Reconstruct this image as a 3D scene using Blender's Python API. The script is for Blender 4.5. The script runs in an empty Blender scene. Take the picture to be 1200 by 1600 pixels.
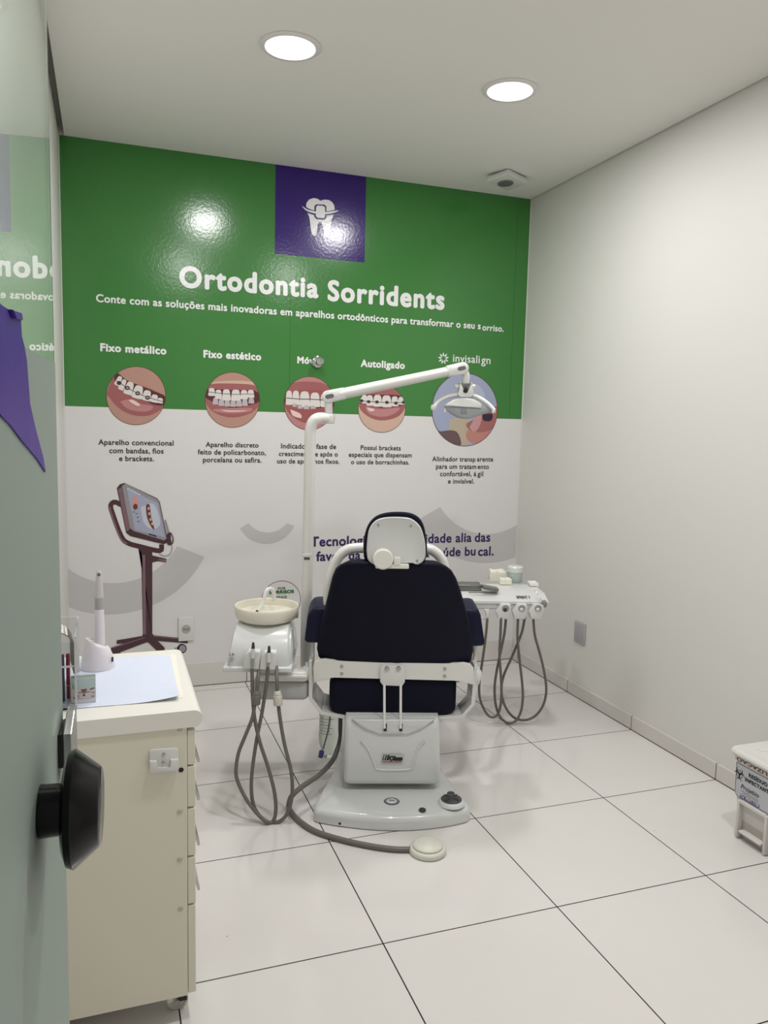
import bpy, bmesh, math
from math import sin, cos, pi, radians, sqrt, atan2, hypot
from mathutils import Vector, Matrix

SC = bpy.context.scene
COL = SC.collection

# ------------------------------------------------------------------ camera
F, YAW, PITCH, ROLL = 1216.5, 0.342722551, -0.109574209, 0.0239625238
EYE = Vector((0.0, 0.0, 1.5394))
FWD = Vector((sin(YAW)*cos(PITCH), cos(YAW)*cos(PITCH), sin(PITCH)))
_r = Vector((cos(YAW), -sin(YAW), 0)); _u = _r.cross(FWD)
RGT = _r*cos(ROLL)+_u*sin(ROLL); UP = -_r*sin(ROLL)+_u*cos(ROLL)
cd = bpy.data.cameras.new('camera'); cam = bpy.data.objects.new('camera', cd); COL.objects.link(cam)
cd.sensor_fit = 'VERTICAL'; cd.sensor_height = 32.0; cd.lens = F/1600*32.0; cd.clip_start = 0.01
M = Matrix.Identity(4)
for i in range(3):
    M[i][0] = RGT[i]; M[i][1] = UP[i]; M[i][2] = -FWD[i]; M[i][3] = EYE[i]
cam.matrix_world = M
SC.camera = cam

# ------------------------------------------------------------------ light and exposure
SC.view_settings.view_transform = 'Standard'; SC.view_settings.look = 'None'
SC.view_settings.gamma = 1.0; SC.view_settings.use_curve_mapping = False
SC.view_settings.exposure = 0.0
LAMP_W = 15.5            # watts of each ceiling downlight
AMBIENT = 0.40           # light of the corridor behind the camera
wd = bpy.data.worlds.new('world'); SC.world = wd; wd.use_nodes = True
bg = wd.node_tree.nodes['Background']; bg.inputs[0].default_value = (1, .985, .985, 1); bg.inputs[1].default_value = AMBIENT
LAMPS = [(0.690, 3.14), (1.657, 3.16), (0.690, 1.45), (1.657, 1.45)]

# room sizes (metres, camera over the world origin)
XL, XR, YB, ZC = -0.214, 2.561, 4.534, 2.993

# ------------------------------------------------------------------ measuring helpers
def ray(px, py): return FWD+RGT*((px-600)/F)+UP*((800-py)/F)
def on_y(px, py, y): d = ray(px, py); return EYE+d*((y-EYE.y)/d.y)
def on_x(px, py, x): d = ray(px, py); return EYE+d*((x-EYE.x)/d.x)
def on_z(px, py, z): d = ray(px, py); return EYE+d*((z-EYE.z)/d.z)
def W(px, py): p = on_y(px, py, YB); return (p.x, p.z)
CO = Vector((1.03, 2.717, 0)); CU = Vector((.957, -.290, 0)).normalized(); CV = Vector((-CU.y, CU.x, 0))
CROT = atan2(CU.y, CU.x)
def A(px, py, v):        # chair frame: u to the right, v away from the door, z up
    d = ray(px, py); t = (v-(EYE-CO).dot(CV))/d.dot(CV); P = EYE+d*t-CO
    return Vector((P.dot(CU), v, P.z))
def AZ(px, py, z): P = on_z(px, py, z)-CO; return Vector((P.dot(CU), P.dot(CV), z))

# ------------------------------------------------------------------ materials
def lin(c):
    return tuple(((x/255)/12.92 if x <= 10 else ((x/255+.055)/1.055)**2.4) for x in c)
MATS = {}
def mat(name, rgb, rough=.5, metal=0., bump=0., bscale=80., coat=0., trans=0., ior=1.5, alpha=1., vary=0., spec=.5, sheen=0., emit=0.):
    if name in MATS: return MATS[name]
    m = bpy.data.materials.new(name); m.use_nodes = True
    nt = m.node_tree; b = nt.nodes['Principled BSDF']
    c = lin(rgb)
    b.inputs['Base Color'].default_value = (*c, 1); b.inputs['Roughness'].default_value = rough
    b.inputs['Metallic'].default_value = metal; b.inputs['IOR'].default_value = ior
    b.inputs['Coat Weight'].default_value = coat; b.inputs['Coat Roughness'].default_value = .04
    b.inputs['Transmission Weight'].default_value = trans; b.inputs['Alpha'].default_value = alpha
    b.inputs['Specular IOR Level'].default_value = spec
    b.inputs['Sheen Weight'].default_value = sheen
    if emit:
        b.inputs['Emission Color'].default_value = (*c, 1); b.inputs['Emission Strength'].default_value = emit
    if bump or vary:
        tc = nt.nodes.new('ShaderNodeNewGeometry')
        no = nt.nodes.new('ShaderNodeTexNoise'); no.inputs['Scale'].default_value = bscale; no.inputs['Detail'].default_value = 3
        nt.links.new(tc.outputs['Position'], no.inputs['Vector'])
        if bump:
            bp = nt.nodes.new('ShaderNodeBump'); bp.inputs['Strength'].default_value = bump; bp.inputs['Distance'].default_value = .002
            nt.links.new(no.outputs['Fac'], bp.inputs['Height']); nt.links.new(bp.outputs['Normal'], b.inputs['Normal'])
        if vary:
            mx = nt.nodes.new('ShaderNodeMix'); mx.data_type = 'RGBA'
            mx.inputs[6].default_value = (*[x*(1-vary) for x in c], 1); mx.inputs[7].default_value = (*[min(1, x*(1+vary)) for x in c], 1)
            nt.links.new(no.outputs['Fac'], mx.inputs[0]); nt.links.new(mx.outputs[2], b.inputs['Base Color'])
    MATS[name] = m
    return m

def tile_mat(name, rgb, grout, x0=None, y0=None, half=.0021, rough=.13):
    m = bpy.data.materials.new(name); m.use_nodes = True; nt = m.node_tree; b = nt.nodes['Principled BSDF']
    N = lambda t: nt.nodes.new(t)
    g = N('ShaderNodeNewGeometry'); s = N('ShaderNodeSeparateXYZ'); nt.links.new(g.outputs['Position'], s.inputs[0])
    def math_(op, a, v=None):
        n = N('ShaderNodeMath'); n.operation = op
        if isinstance(a, (int, float)): n.inputs[0].default_value = a
        else: nt.links.new(a, n.inputs[0])
        if v is not None:
            if isinstance(v, (int, float)): n.inputs[1].default_value = v
            else: nt.links.new(v, n.inputs[1])
        return n.outputs[0]
    outs = []
    for k, o0 in (('X', x0), ('Y', y0)):
        if o0 is None: continue
        d = math_('PINGPONG', math_('ADD', s.outputs[k], -o0+6.0), .3)
        outs.append(math_('LESS_THAN', d, half))
    msk = outs[0] if len(outs) == 1 else math_('MAXIMUM', outs[0], outs[1])
    no = N('ShaderNodeTexNoise'); no.inputs['Scale'].default_value = 2.2; no.inputs['Detail'].default_value = 5
    nt.links.new(g.outputs['Position'], no.inputs['Vector'])
    c = lin(rgb)
    m1 = N('ShaderNodeMix'); m1.data_type = 'RGBA'; nt.links.new(no.outputs['Fac'], m1.inputs[0])
    m1.inputs[6].default_value = (*[x*.96 for x in c], 1); m1.inputs[7].default_value = (*[x*1.04 for x in c], 1)
    # a few dark specks of dirt on the tiles
    vo = N('ShaderNodeTexVoronoi'); vo.inputs['Scale'].default_value = 4.2; nt.links.new(g.outputs['Position'], vo.inputs['Vector'])
    sp = math_('LESS_THAN', vo.outputs['Distance'], .011)
    m3 = N('ShaderNodeMix'); m3.data_type = 'RGBA'; nt.links.new(sp, m3.inputs[0]); nt.links.new(m1.outputs[2], m3.inputs[6])
    m3.inputs[7].default_value = (*lin((95, 88, 80)), 1)
    m2 = N('ShaderNodeMix'); m2.data_type = 'RGBA'; nt.links.new(msk, m2.inputs[0]); nt.links.new(m3.outputs[2], m2.inputs[6])
    m2.inputs[7].default_value = (*lin(grout), 1)
    nt.links.new(m2.outputs[2], b.inputs['Base Color'])
    r = math_('ADD', math_('MULTIPLY', msk, .6), rough); nt.links.new(r, b.inputs['Roughness'])
    return m

wall_m = mat('wall paint', (217, 216, 211), .5, bump=.05, bscale=140)
ceil_m = mat('ceiling paint', (234, 232, 228), .8, bump=.03, bscale=120)
floor_m = tile_mat('porcelain floor tile', (217, 214, 210), (22, 16, 12), x0=.758, y0=.240)
skr_m = tile_mat('skirting tile right', (208, 204, 198), (70, 62, 55), y0=.240, half=.0022)
skb_m = tile_mat('skirting tile back', (214, 211, 205), (70, 62, 55), x0=.768, half=.0022)
grout_m = mat('dark grout', (46, 39, 33), .8)
gap_m = mat('shadow gap board', (170, 168, 160), .9)
white_pl = mat('white plastic', (216, 217, 214), .28, coat=.4)
grey_pl = mat('light grey plastic', (211, 214, 212), .25, coat=.5)
dgrey_pl = mat('mid grey plastic', (150, 152, 150), .4)
white_mt = mat('white enamelled metal', (222, 221, 216), .22, coat=.5)
steel = mat('brushed steel', (190, 190, 188), .25, metal=1.)
chrome = mat('chrome', (214, 214, 214), .06, metal=1.)
black_pl = mat('black plastic', (14, 14, 15), .3)
rubber = mat('dark rubber', (52, 53, 54), .55)
navy = mat('navy vinyl upholstery', (8, 9, 30), .55, bump=.05, bscale=160, spec=.16)
hose_m = mat('grey hose', (104, 101, 95), .42)

# ------------------------------------------------------------------ mesh helpers
def newbm(): return bmesh.new()
def merge(bm, src, mi=0, mtx=None):
    me = bpy.data.meshes.new('tmp'); src.to_mesh(me); src.free()
    if mtx is not None: me.transform(mtx)
    n0 = len(bm.faces); bm.from_mesh(me); bpy.data.meshes.remove(me)
    bm.faces.ensure_lookup_table()
    for f in bm.faces[n0:]: f.material_index = mi
def box(bm, x0, x1, y0, y1, z0, z1, bev=0., seg=3, mi=0, mtx=None):
    b = bmesh.new(); bmesh.ops.create_cube(b, size=1)
    for v in b.verts: v.co = Vector(((x0+x1)/2+v.co.x*(x1-x0), (y0+y1)/2+v.co.y*(y1-y0), (z0+z1)/2+v.co.z*(z1-z0)))
    if bev: bmesh.ops.bevel(b, geom=list(b.edges), offset=bev, segments=seg, profile=.5, affect='EDGES')
    merge(bm, b, mi, mtx)
def prism(bm, pts, depth, mapf, bev=0., seg=2, mi=0):
    """closed 2D outline pushed from 0 to depth; mapf(a,b,t) gives the 3D point"""
    b = bmesh.new()
    lo = [b.verts.new(mapf(a, c, 0)) for a, c in pts]; hi = [b.verts.new(mapf(a, c, depth)) for a, c in pts]
    n = len(pts); b.faces.new(lo); ft = b.faces.new(hi[::-1])
    for i in range(n): b.faces.new((lo[i], hi[i], hi[(i+1) % n], lo[(i+1) % n]))
    if bev: bmesh.ops.bevel(b, geom=[e for e in b.edges if (e.verts[0] in lo) == (e.verts[1] in lo)], offset=bev, segments=seg, profile=.5, affect='EDGES')
    bmesh.ops.recalc_face_normals(b, faces=b.faces)
    merge(bm, b, mi)
def cyl(bm, p, q, r0, r1=None, n=24, mi=0, bev=0.):
    r1 = r0 if r1 is None else r1; p = Vector(p); q = Vector(q); d = (q-p).normalized()
    a = d.orthogonal().normalized(); c = d.cross(a)
    b = bmesh.new(); R = []
    for P, r in ((p, r0), (q, r1)):
        R.append([b.verts.new(P+a*(r*cos(2*pi*i/n))+c*(r*sin(2*pi*i/n))) for i in range(n)])
    for i in range(n): b.faces.new((R[0][i], R[0][(i+1) % n], R[1][(i+1) % n], R[1][i]))
    b.faces.new(R[0][::-1]); b.faces.new(R[1])
    if bev:
        ed = [e for e in b.edges if (e.verts[0] in R[0]) == (e.verts[1] in R[0])]
        bmesh.ops.bevel(b, geom=ed, offset=bev, segments=3, profile=.5, affect='EDGES')
    merge(bm, b, mi)
def smooth_path(pts, k=6):
    P = [Vector(p) for p in pts]; out = []
    for i in range(len(P)-1):
        a = P[i-1] if i else P[0]*2-P[1]; b = P[i]; c = P[i+1]; d = P[i+2] if i+2 < len(P) else P[-1]*2-P[-2]
        for j in range(k):
            t = j/k
            out.append(.5*((2*b)+(c-a)*t+(2*a-5*b+4*c-d)*t*t+(3*b-a-3*c+d)*t**3))
    out.append(P[-1]); return out
def tube(bm, pts, r, n=12, k=6, mi=0, caps=True, scale=None):
    P = smooth_path(pts, k) if k else [Vector(p) for p in pts]
    b = bmesh.new(); prev = None; rings = []
    for i, p in enumerate(P):
        t = (P[min(i+1, len(P)-1)]-P[max(i-1, 0)]).normalized()
        a = t.orthogonal().normalized() if prev is None else (prev-t*prev.dot(t)).normalized()
        prev = a; c = t.cross(a)
        rr = r if scale is None else r*scale(i/(len(P)-1))
        rings.append([b.verts.new(p+a*(rr*cos(2*pi*j/n))+c*(rr*sin(2*pi*j/n))) for j in range(n)])
    for i in range(len(rings)-1):
        for j in range(n): b.faces.new((rings[i][j], rings[i][(j+1) % n], rings[i+1][(j+1) % n], rings[i+1][j]))
    if caps: b.faces.new(rings[0][::-1]); b.faces.new(rings[-1])
    merge(bm, b, mi)
def lathe(bm, prof, o, axis=(0, 0, 1), n=40, mi=0, sx=1.):
    """prof = [(radius, height)...] turned about axis through o"""
    o = Vector(o); d = Vector(axis).normalized(); a = d.orthogonal().normalized()
    if abs(d.z) > .99: a = Vector((1, 0, 0))
    c = d.cross(a); b = bmesh.new(); R = []
    for r, h in prof:
        if r < 1e-6: R.append([b.verts.new(o+d*h)])
        else: R.append([b.verts.new(o+d*h+a*(r*sx*cos(2*pi*i/n))+c*(r*sin(2*pi*i/n))) for i in range(n)])
    for k in range(len(R)-1):
        p, q = R[k], R[k+1]
        for i in range(n):
            j = (i+1) % n
            if len(p) == 1 and len(q) == 1: continue
            if len(p) == 1: b.faces.new((p[0], q[j], q[i]))
            elif len(q) == 1: b.faces.new((p[i], p[j], q[0]))
            else: b.faces.new((p[i], p[j], q[j], q[i]))
    bmesh.ops.recalc_face_normals(b, faces=b.faces)
    merge(bm, b, mi)
def loft(bm, rings, mi=0, caps=True):
    b = bmesh.new(); R = [[b.verts.new(p) for p in r] for r in rings]; n = len(R[0])
    for i in range(len(R)-1):
        for j in range(n): b.faces.new((R[i][j], R[i][(j+1) % n], R[i+1][(j+1) % n], R[i+1][j]))
    if caps: b.faces.new(R[0][::-1]); b.faces.new(R[-1])
    bmesh.ops.recalc_face_normals(b, faces=b.faces)
    merge(bm, b, mi)
def sq_ring(ca, cb, ra, rb, e, n, f):
    """superellipse ring; f(a,b)->point"""
    out = []
    for i in range(n):
        t = 2*pi*i/n; c, s = cos(t), sin(t)
        out.append(f(ca+ra*math.copysign(abs(c)**(2/e), c), cb+rb*math.copysign(abs(s)**(2/e), s)))
    return out
def flat(bm, pts, mi=0):
    b = bmesh.new(); f = b.faces.new([b.verts.new(p) for p in pts])
    bmesh.ops.triangulate(b, faces=[f]); merge(bm, b, mi)

def link(name, bm, mats, parent=None, smooth=True, label=None, off=None, angle=40):
    if off is not None:
        for v in bm.verts: v.co -= off
    me = bpy.data.meshes.new(name); bm.to_mesh(me); bm.free()
    for m in (mats if isinstance(mats, (list, tuple)) else [mats]): me.materials.append(m)
    if smooth:
        me.shade_smooth(); me.set_sharp_from_angle(angle=radians(angle))
    o = bpy.data.objects.new(name, me); COL.objects.link(o)
    if parent is not None: o.parent = parent
    if label: o['label'] = label
    return o
class Thing:
    def __init__(s, name, label, cat, loc, chair=False, group=None):
        s.off = Vector(loc); o = bpy.data.objects.new(name, None); COL.objects.link(o)
        o.empty_display_size = .05
        if chair: o.location = CO+CU*s.off.x+CV*s.off.y+Vector((0, 0, s.off.z)); o.rotation_euler = (0, 0, CROT)
        else: o.location = s.off
        o['label'] = label; o['category'] = cat
        if group: o['group'] = group
        s.o = o
    def part(s, name, bm, mats, parent=None, label=None, smooth=True, angle=40):
        return link(name, bm, mats, parent or s.o, smooth, label, s.off, angle)
def structure(name, bm, mats, smooth=False, parent=None):
    o = link(name, bm, mats, parent, smooth); 
    if parent is None: o['kind'] = 'structure'
    return o

# ------------------------------------------------------------------ lettering
def glyphs(text, space=1., shear=0.):
    c = bpy.data.curves.new('t', 'FONT'); c.body = text; c.size = 1.; c.dimensions = '2D'; c.fill_mode = 'FRONT'; c.resolution_u = 4; c.space_character = space
    o = bpy.data.objects.new('t', c); COL.objects.link(o)
    bpy.context.view_layer.update()
    dg = bpy.context.evaluated_depsgraph_get(); ev = o.evaluated_get(dg); me = ev.to_mesh()
    V = [(v.co.x+shear*v.co.y, v.co.y) for v in me.vertices]; P = [tuple(p.vertices) for p in me.polygons]
    ev.to_mesh_clear(); bpy.data.objects.remove(o); bpy.data.curves.remove(c)
    return V, P
def text(bm, s, x0, x1, yb, mapf, bold=0., hs=1., shear=0., mi=0, space=1.):
    """lettering from x0 to x1 on baseline yb of a plane; mapf(x,y)->3D. bold = stroke growth in metres"""
    V, P = glyphs(s, space, shear)
    a = min(v[0] for v in V); b = max(v[0] for v in V); k = (x1-x0-2*bold)/(b-a)
    b2 = bmesh.new()
    sh = [(0, 0)]+([(bold*cos(2*pi*i/8), bold*sin(2*pi*i/8)) for i in range(8)] if bold else [])
    o_ = mapf(x0, yb); nrm = (mapf(x0+.001, yb)-o_).cross(mapf(x0, yb+.001)-o_).normalized()
    for n_, (dx, dy) in enumerate(sh):
        vs = [b2.verts.new(mapf(x0+bold+(x-a)*k+dx, yb+y*k*hs+dy)+nrm*(5e-5*n_)) for x, y in V]
        for p in P:
            try: b2.faces.new([vs[i] for i in p])
            except ValueError: pass
    merge(bm, b2, mi)

# ================================================================== SETTING
bm = newbm(); box(bm, -.5, XR+.1, -1.2, YB+.1, -.06, 0); structure('floor', bm, floor_m)
bm = newbm(); box(bm, XL-.1, XR+.1, YB, YB+.1, 0, ZC+.14); structure('wall_back', bm, wall_m)
bm = newbm(); box(bm, XR, XR+.1, -.2, YB, 0, ZC+.14); structure('wall_right', bm, wall_m)
bm = newbm(); box(bm, XL-.1, XL, -.2, YB, 0, ZC+.14); structure('wall_left', bm, wall_m)
bm = newbm(); box(bm, XL+.028, XR-.006, -.2, YB-.002, ZC, ZC+.012); structure('ceiling', bm, ceil_m)
bm = newbm(); box(bm, XL, XR, -.2, YB, ZC+.045, ZC+.14); structure('trim_1', bm, gap_m)
bm = newbm(); box(bm, .74, XR, -.2, -.1, 0, ZC); box(bm, XL, .74, -.2, -.1, 2.25, ZC); structure('wall_front', bm, wall_m)
HB = .137
bm = newbm(); box(bm, XL, XR-.012, YB-.010, YB, 0, HB); box(bm, XL, XR-.012, YB-.0106, YB-.009, 0, .004, mi=1)
structure('baseboard_back', bm, [skb_m, grout_m])
bm = newbm(); box(bm, XR-.012, XR, -.1, YB, 0, .075); box(bm, XR-.0126, XR-.011, -.1, YB, 0, .004, mi=1)
structure('baseboard_right', bm, [skr_m, grout_m])

# ------------------------------------------------------------------ downlights
for i, (x, y) in enumerate(LAMPS):
    lab = ['left of the two lit round downlights near the mural, above the monitor picture',
           'right of the two lit round downlights, between the first one and the ceiling speaker',
           'round white downlight overhead on the left, nearer the doorway',
           'round white downlight overhead on the right, nearer the doorway'][i]
    t = Thing('downlight', lab, 'ceiling light', (x, y, ZC), group='round recessed ceiling downlights')
    bm = newbm(); lathe(bm, [(.118, 0), (.119, -.004), (.112, -.009), (.098, -.010), (.095, -.006), (.095, -.001), (.118, 0)], (x, y, ZC), n=64)
    t.part('trim_ring', bm, mat('lamp ring white', (226, 222, 220), .35))
    bm = newbm(); lathe(bm, [(0, -.0055), (.06, -.0055), (.0948, -.004), (.0948, -.001), (0, -.001)], (x, y, ZC), n=48)
    t.part('diffuser', bm, mat('lit diffuser', (255, 252, 250), .5, emit=6.))
    ld = bpy.data.lights.new('downlight glow', 'AREA'); ld.shape = 'DISK'; ld.size = .18; ld.energy = LAMP_W; ld.color = (1, .982, .98)
    lo = bpy.data.objects.new('lamp_glow', ld); COL.objects.link(lo); lo.parent = t.o; lo.location = (0, 0, -.012)

# ================================================================== MURAL (vinyl printed wall covering)
def pm(name, rgb, **k): return mat('print '+name, rgb, k.pop('rough', .17), bump=k.pop('bump', .2), bscale=70, **k)
p_green = pm('green', (61, 126, 58)); p_white = pm('white', (222, 220, 219), rough=.3, bump=.12)
p_purple = pm('purple', (48, 18, 112)); p_ink = pm('ink', (50, 52, 44)); p_violet = pm('violet ink', (52, 34, 92)); p_letter = pm('white letters', (238, 238, 238))
p_grey = pm('pale grey', (196, 194, 194), rough=.3, bump=.05)
mural = Thing('wall_mural', 'wide green and white printed mural covering the back wall behind the dental chair', 'mural', ((XL+XR)/2, YB, HB))
LY = .0006
def L(k): return lambda x, z: Vector((x, YB-LY*k, z))
def wl(pts, s=1., ox=0., oy=0.): return [W(ox+x*s, oy+y*s) for x, y in pts]
def wflat(bm, pts, k, mi=0): f = L(k); flat(bm, [f(x, z) for x, z in pts], mi)
def ell(cx, cy, rx, ry, n=40, a0=0, a1=2*pi): return [(cx+rx*cos(a0+(a1-a0)*i/n), cy+ry*sin(a0+(a1-a0)*i/n)) for i in range(n if abs(a1-a0-2*pi) < 1e-6 else n+1)]
xl, zb1 = W(100, 632); xr, zb2 = W(816, 657); ZG = (zb1+zb2)/2; MXR = XR-.006; MXL = XL+.004
bm = newbm(); box(bm, MXL, MXR, YB-LY, YB, HB, ZG); mural.part('white_panel', bm, p_white, smooth=False)
bm = newbm(); box(bm, MXL, MXR, YB-LY, YB, ZG, ZC); mural.part('green_panel', bm, p_green, smooth=False)
# faint upright seams where the strips of vinyl meet
for px, py in ((455, 330), (806, 400)):
    seam = newbm(); x, _ = W(px, py); box(seam, x-.0012, x+.0012, YB-LY-.0004, YB-LY, ZG, ZC)
    mural.part('vinyl_seam', seam, pm('seam green', (44, 98, 40)), smooth=False)
x0, z0 = W(429.3, 396.5); x1, _ = W(569.5, 410)
bm = newbm(); box(bm, x0, x1, YB-2*LY, YB-LY, z0, ZC); mural.part('purple_square', bm, p_purple, smooth=False)
# tooth emblem
T = lambda p: wl(p, .15, 420, 240)
bm = newbm()
tooth = [(538, 492), (505, 470), (465, 464), (420, 478), (392, 515), (386, 560), (398, 610), (420, 660), (430, 720), (438, 800), (452, 845), (475, 862), (492, 850), (500, 800), (508, 740), (525, 714), (545, 716), (560, 745), (570, 800), (578, 860), (605, 868), (628, 840), (640, 780), (650, 700), (672, 640), (686, 590), (682, 545), (662, 508), (628, 485), (590, 480), (560, 484)]
wflat(bm, T(tooth), 3)
def strokepx(pts, w, closed=False):
    L_, R_ = [], []
    n = len(pts)
    for i, p in enumerate(pts):
        a = Vector(pts[max(i-1, 0)]); b = Vector(pts[min(i+1, n-1)]); d = (b-a).normalized(); nn = Vector((-d.y, d.x))
        ww = w(i/(n-1)) if callable(w) else w
        L_.append(tuple(Vector(p)+nn*ww/2)); R_.append(tuple(Vector(p)-nn*ww/2))
    return L_, R_
def wstroke(bm, pts, w, k, conv, mi=0, sm=4):
    if sm: pts = [(p.x, p.y) for p in smooth_path([(x, y, 0) for x, y in pts], sm)]
    l, r = strokepx(pts, w); l = conv(l); r = conv(r); f = L(k); b = bmesh.new()
    lv = [b.verts.new(f(*p)) for p in l]; rv = [b.verts.new(f(*p)) for p in r]
    for i in range(len(lv)-1): b.faces.new((lv[i], lv[i+1], rv[i+1], rv[i]))
    merge(bm, b, mi)
wstroke(bm, [(345, 550), (400, 592), (470, 616), (540, 628), (620, 622), (680, 612), (724, 595)], 46, 4, T, mi=1)
rr = [(475, 548), (492, 530), (575, 532), (598, 552), (598, 668), (580, 690), (495, 684), (472, 660)]
wflat(bm, T(rr), 5, 1)
wstroke(bm, [(345, 550), (400, 592), (470, 612), (540, 624), (620, 618), (680, 608), (724, 595)], lambda t: 20*(1-abs(2*t-1)**3)+3, 6, T)
wflat(bm, T([(490, 558), (505, 542), (565, 546), (584, 562), (584, 655), (570, 674), (508, 670), (488, 652)]), 7)
mural.part('tooth_emblem', bm, [p_letter, p_purple], smooth=False)

def wall_text(name, pieces, m, bold=0., hs=1., k=3, label=None, space=1.05):
    bm = newbm()
    for s, a, b, ya, yb in pieces:
        xa, za = W(a, ya); xb, zb = W(b, yb); text(bm, s, xa, xb, (za+zb)/2, L(k), bold, hs, space=space)
    return mural.part(name, bm, m, smooth=False, label=label)
wall_text('title_lettering', [('Ortodontia', 280, 497.5, 448.5, 463.5), ('Sorridents', 511.5, 694.3, 470, 481.7)], p_letter, bold=.0064, space=1.13, hs=1.03)
wall_text('subtitle_lettering', [('Conte com as soluções mais inovadoras em aparelhos ortodônticos para transformar o seu s', 150, 750.8, 469, 516.3), ('orriso.', 753.2, 786.8, 516.5, 517.8)], p_letter, bold=.0016)
wall_text('heading_lettering', [('Fixo metálico', 156.7, 260, 548.5, 553.3)], p_letter, bold=.0026, space=1.10)
wall_text('heading_lettering', [('Fixo estético', 317.7, 408, 558.5, 562.5)], p_letter, bold=.0026, space=1.10)
wall_text('heading_lettering', [('Móvel', 464.3, 500.5, 567.5, 568.8)], p_letter, bold=.0026, space=1.10)
wall_text('heading_lettering', [('Autoligado', 563.4, 632.3, 572.8, 576)], p_letter, bold=.0026, space=1.10)
wall_text('heading_lettering', [('invisali', 707.4, 749.3, 565.8, 567), ('gn', 751.6, 766, 568.3, 568.8)], p_letter, bold=.0008)
bm = newbm()
for i in range(9):      # starburst of petals beside the lettering
    a = 2*pi*i/9-pi/2; c, s = cos(a), sin(a)
    q = [(692.7+(r*c-w*s)*.92, 560+(r*s+w*c)) for r, w in ((2.6, 0), (5.5, 1.45), (9.8, 0), (5.5, -1.45))]
    wflat(bm, wl(q), 3)
mural.part('starburst_emblem', bm, p_letter, smooth=False)
def caption(lines): wall_text('caption_lettering', lines, p_ink, bold=.0009)
caption([('Aparelho convencional', 153.7, 271.3, 694.8, 696), ('com bandas, fios', 170.7, 255.7, 707.8, 708.6), ('e brackets.', 186, 240.7, 720, 720.6)])
caption([('Aparelho discreto', 321.3, 404, 698.2, 699), ('feito de policarbonato,', 309, 415.3, 709.7, 711), ('porcelana ou safira.', 317, 408.7, 721.8, 722.8)])
caption([('Indicado na fase de', 439, 525, 700.7, 701.3), ('crescimento e após o', 435.7, 527.7, 712.5, 713), ('uso de aparelhos fixos.', 432.7, 530.3, 724, 724.4)])
caption([('Possui brackets', 563.3, 626, 703, 703.4), ('especiais que dispensam', 544.7, 643.3, 714, 714.4), ('o uso de borrachinhas.', 548.3, 639.3, 725.2, 725.5)])
caption([('Alinhador transp', 675, 742.7, 720.6, 721), ('arente', 745, 770.3, 720.8, 721), ('para um tratam', 681, 744, 732.3, 732.6), ('ento', 746, 763.7, 732.5, 732.6),
         ('confortável, á', 687.3, 744, 743.8, 744), ('gil', 745.8, 754.7, 744, 744.2), ('e invisível.', 699.7, 740.7, 755.3, 755.5)])
S1 = lambda u: 470+u*.29167
Sy = lambda v: 790+v*.29167
wall_text('slogan_lettering', [('Tecnologia e credibilidade alia', S1(52), S1(914), Sy(217), Sy(194)), ('das', S1(930), S1(1014), Sy(193), Sy(192))], p_violet, bold=.0024)
wall_text('slogan_lettering', [('a favor da conquista da saúde bu', S1(30), S1(935), Sy(294), Sy(269)), ('cal.', S1(948), S1(1032), Sy(268), Sy(266))], p_violet, bold=.0024)
# pale smile arcs
def circ3(a, b, c):
    (x1, y1), (x2, y2), (x3, y3) = a, b, c
    D = 2*(x1*(y2-y3)+x2*(y3-y1)+x3*(y1-y2))
    ux = ((x1*x1+y1*y1)*(y2-y3)+(x2*x2+y2*y2)*(y3-y1)+(x3*x3+y3*y3)*(y1-y2))/D
    uy = ((x1*x1+y1*y1)*(x3-x2)+(x2*x2+y2*y2)*(x1-x3)+(x3*x3+y3*y3)*(x2-x1))/D
    return ux, uy, hypot(x1-ux, y1-uy)
def smile(inner, outer):
    I = wl(inner); O = wl(outer); bm = newbm(); f = L(2); n = 40; rings = []
    for q in (I, O):
        cx, cz, r = circ3(*q); a0 = atan2(q[0][1]-cz, q[0][0]-cx); a1 = atan2(q[2][1]-cz, q[2][0]-cx)
        if a0 > 0: a0 -= 2*pi
        if a1 > 0: a1 -= 2*pi
        rings.append([(max(MXL, min(MXR, cx+r*cos(a0+(a1-a0)*i/n))), cz+r*sin(a0+(a1-a0)*i/n)) for i in range(n+1)])
    b = bmesh.new(); p = [b.verts.new(f(*x)) for x in rings[0]]; q = [b.verts.new(f(*x)) for x in rings[1]]
    for i in range(n): b.faces.new((p[i], q[i], q[i+1], p[i+1]))
    merge(bm, b); mural.part('smile_arc', bm, p_grey, smooth=False)
c5 = lambda u, v: (80+u/3, 740+v/3)
c6 = lambda u, v: (440+u*.35, 760+v*.35)
smile([c5(72, 440), c5(310, 513), c5(590, 340)], [c5(72, 622), c5(310, 658), c5(718, 390)])
smile([c5(925, 232), c5(1012, 276), c5(1105, 232)], [c5(885, 257), c5(1012, 329), c5(1140, 245)])
smile([c6(708, 92), c6(860, 206), c6(1050, 172)], [c6(590, 160), c6(860, 338), c6(1046, 315)])
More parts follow.
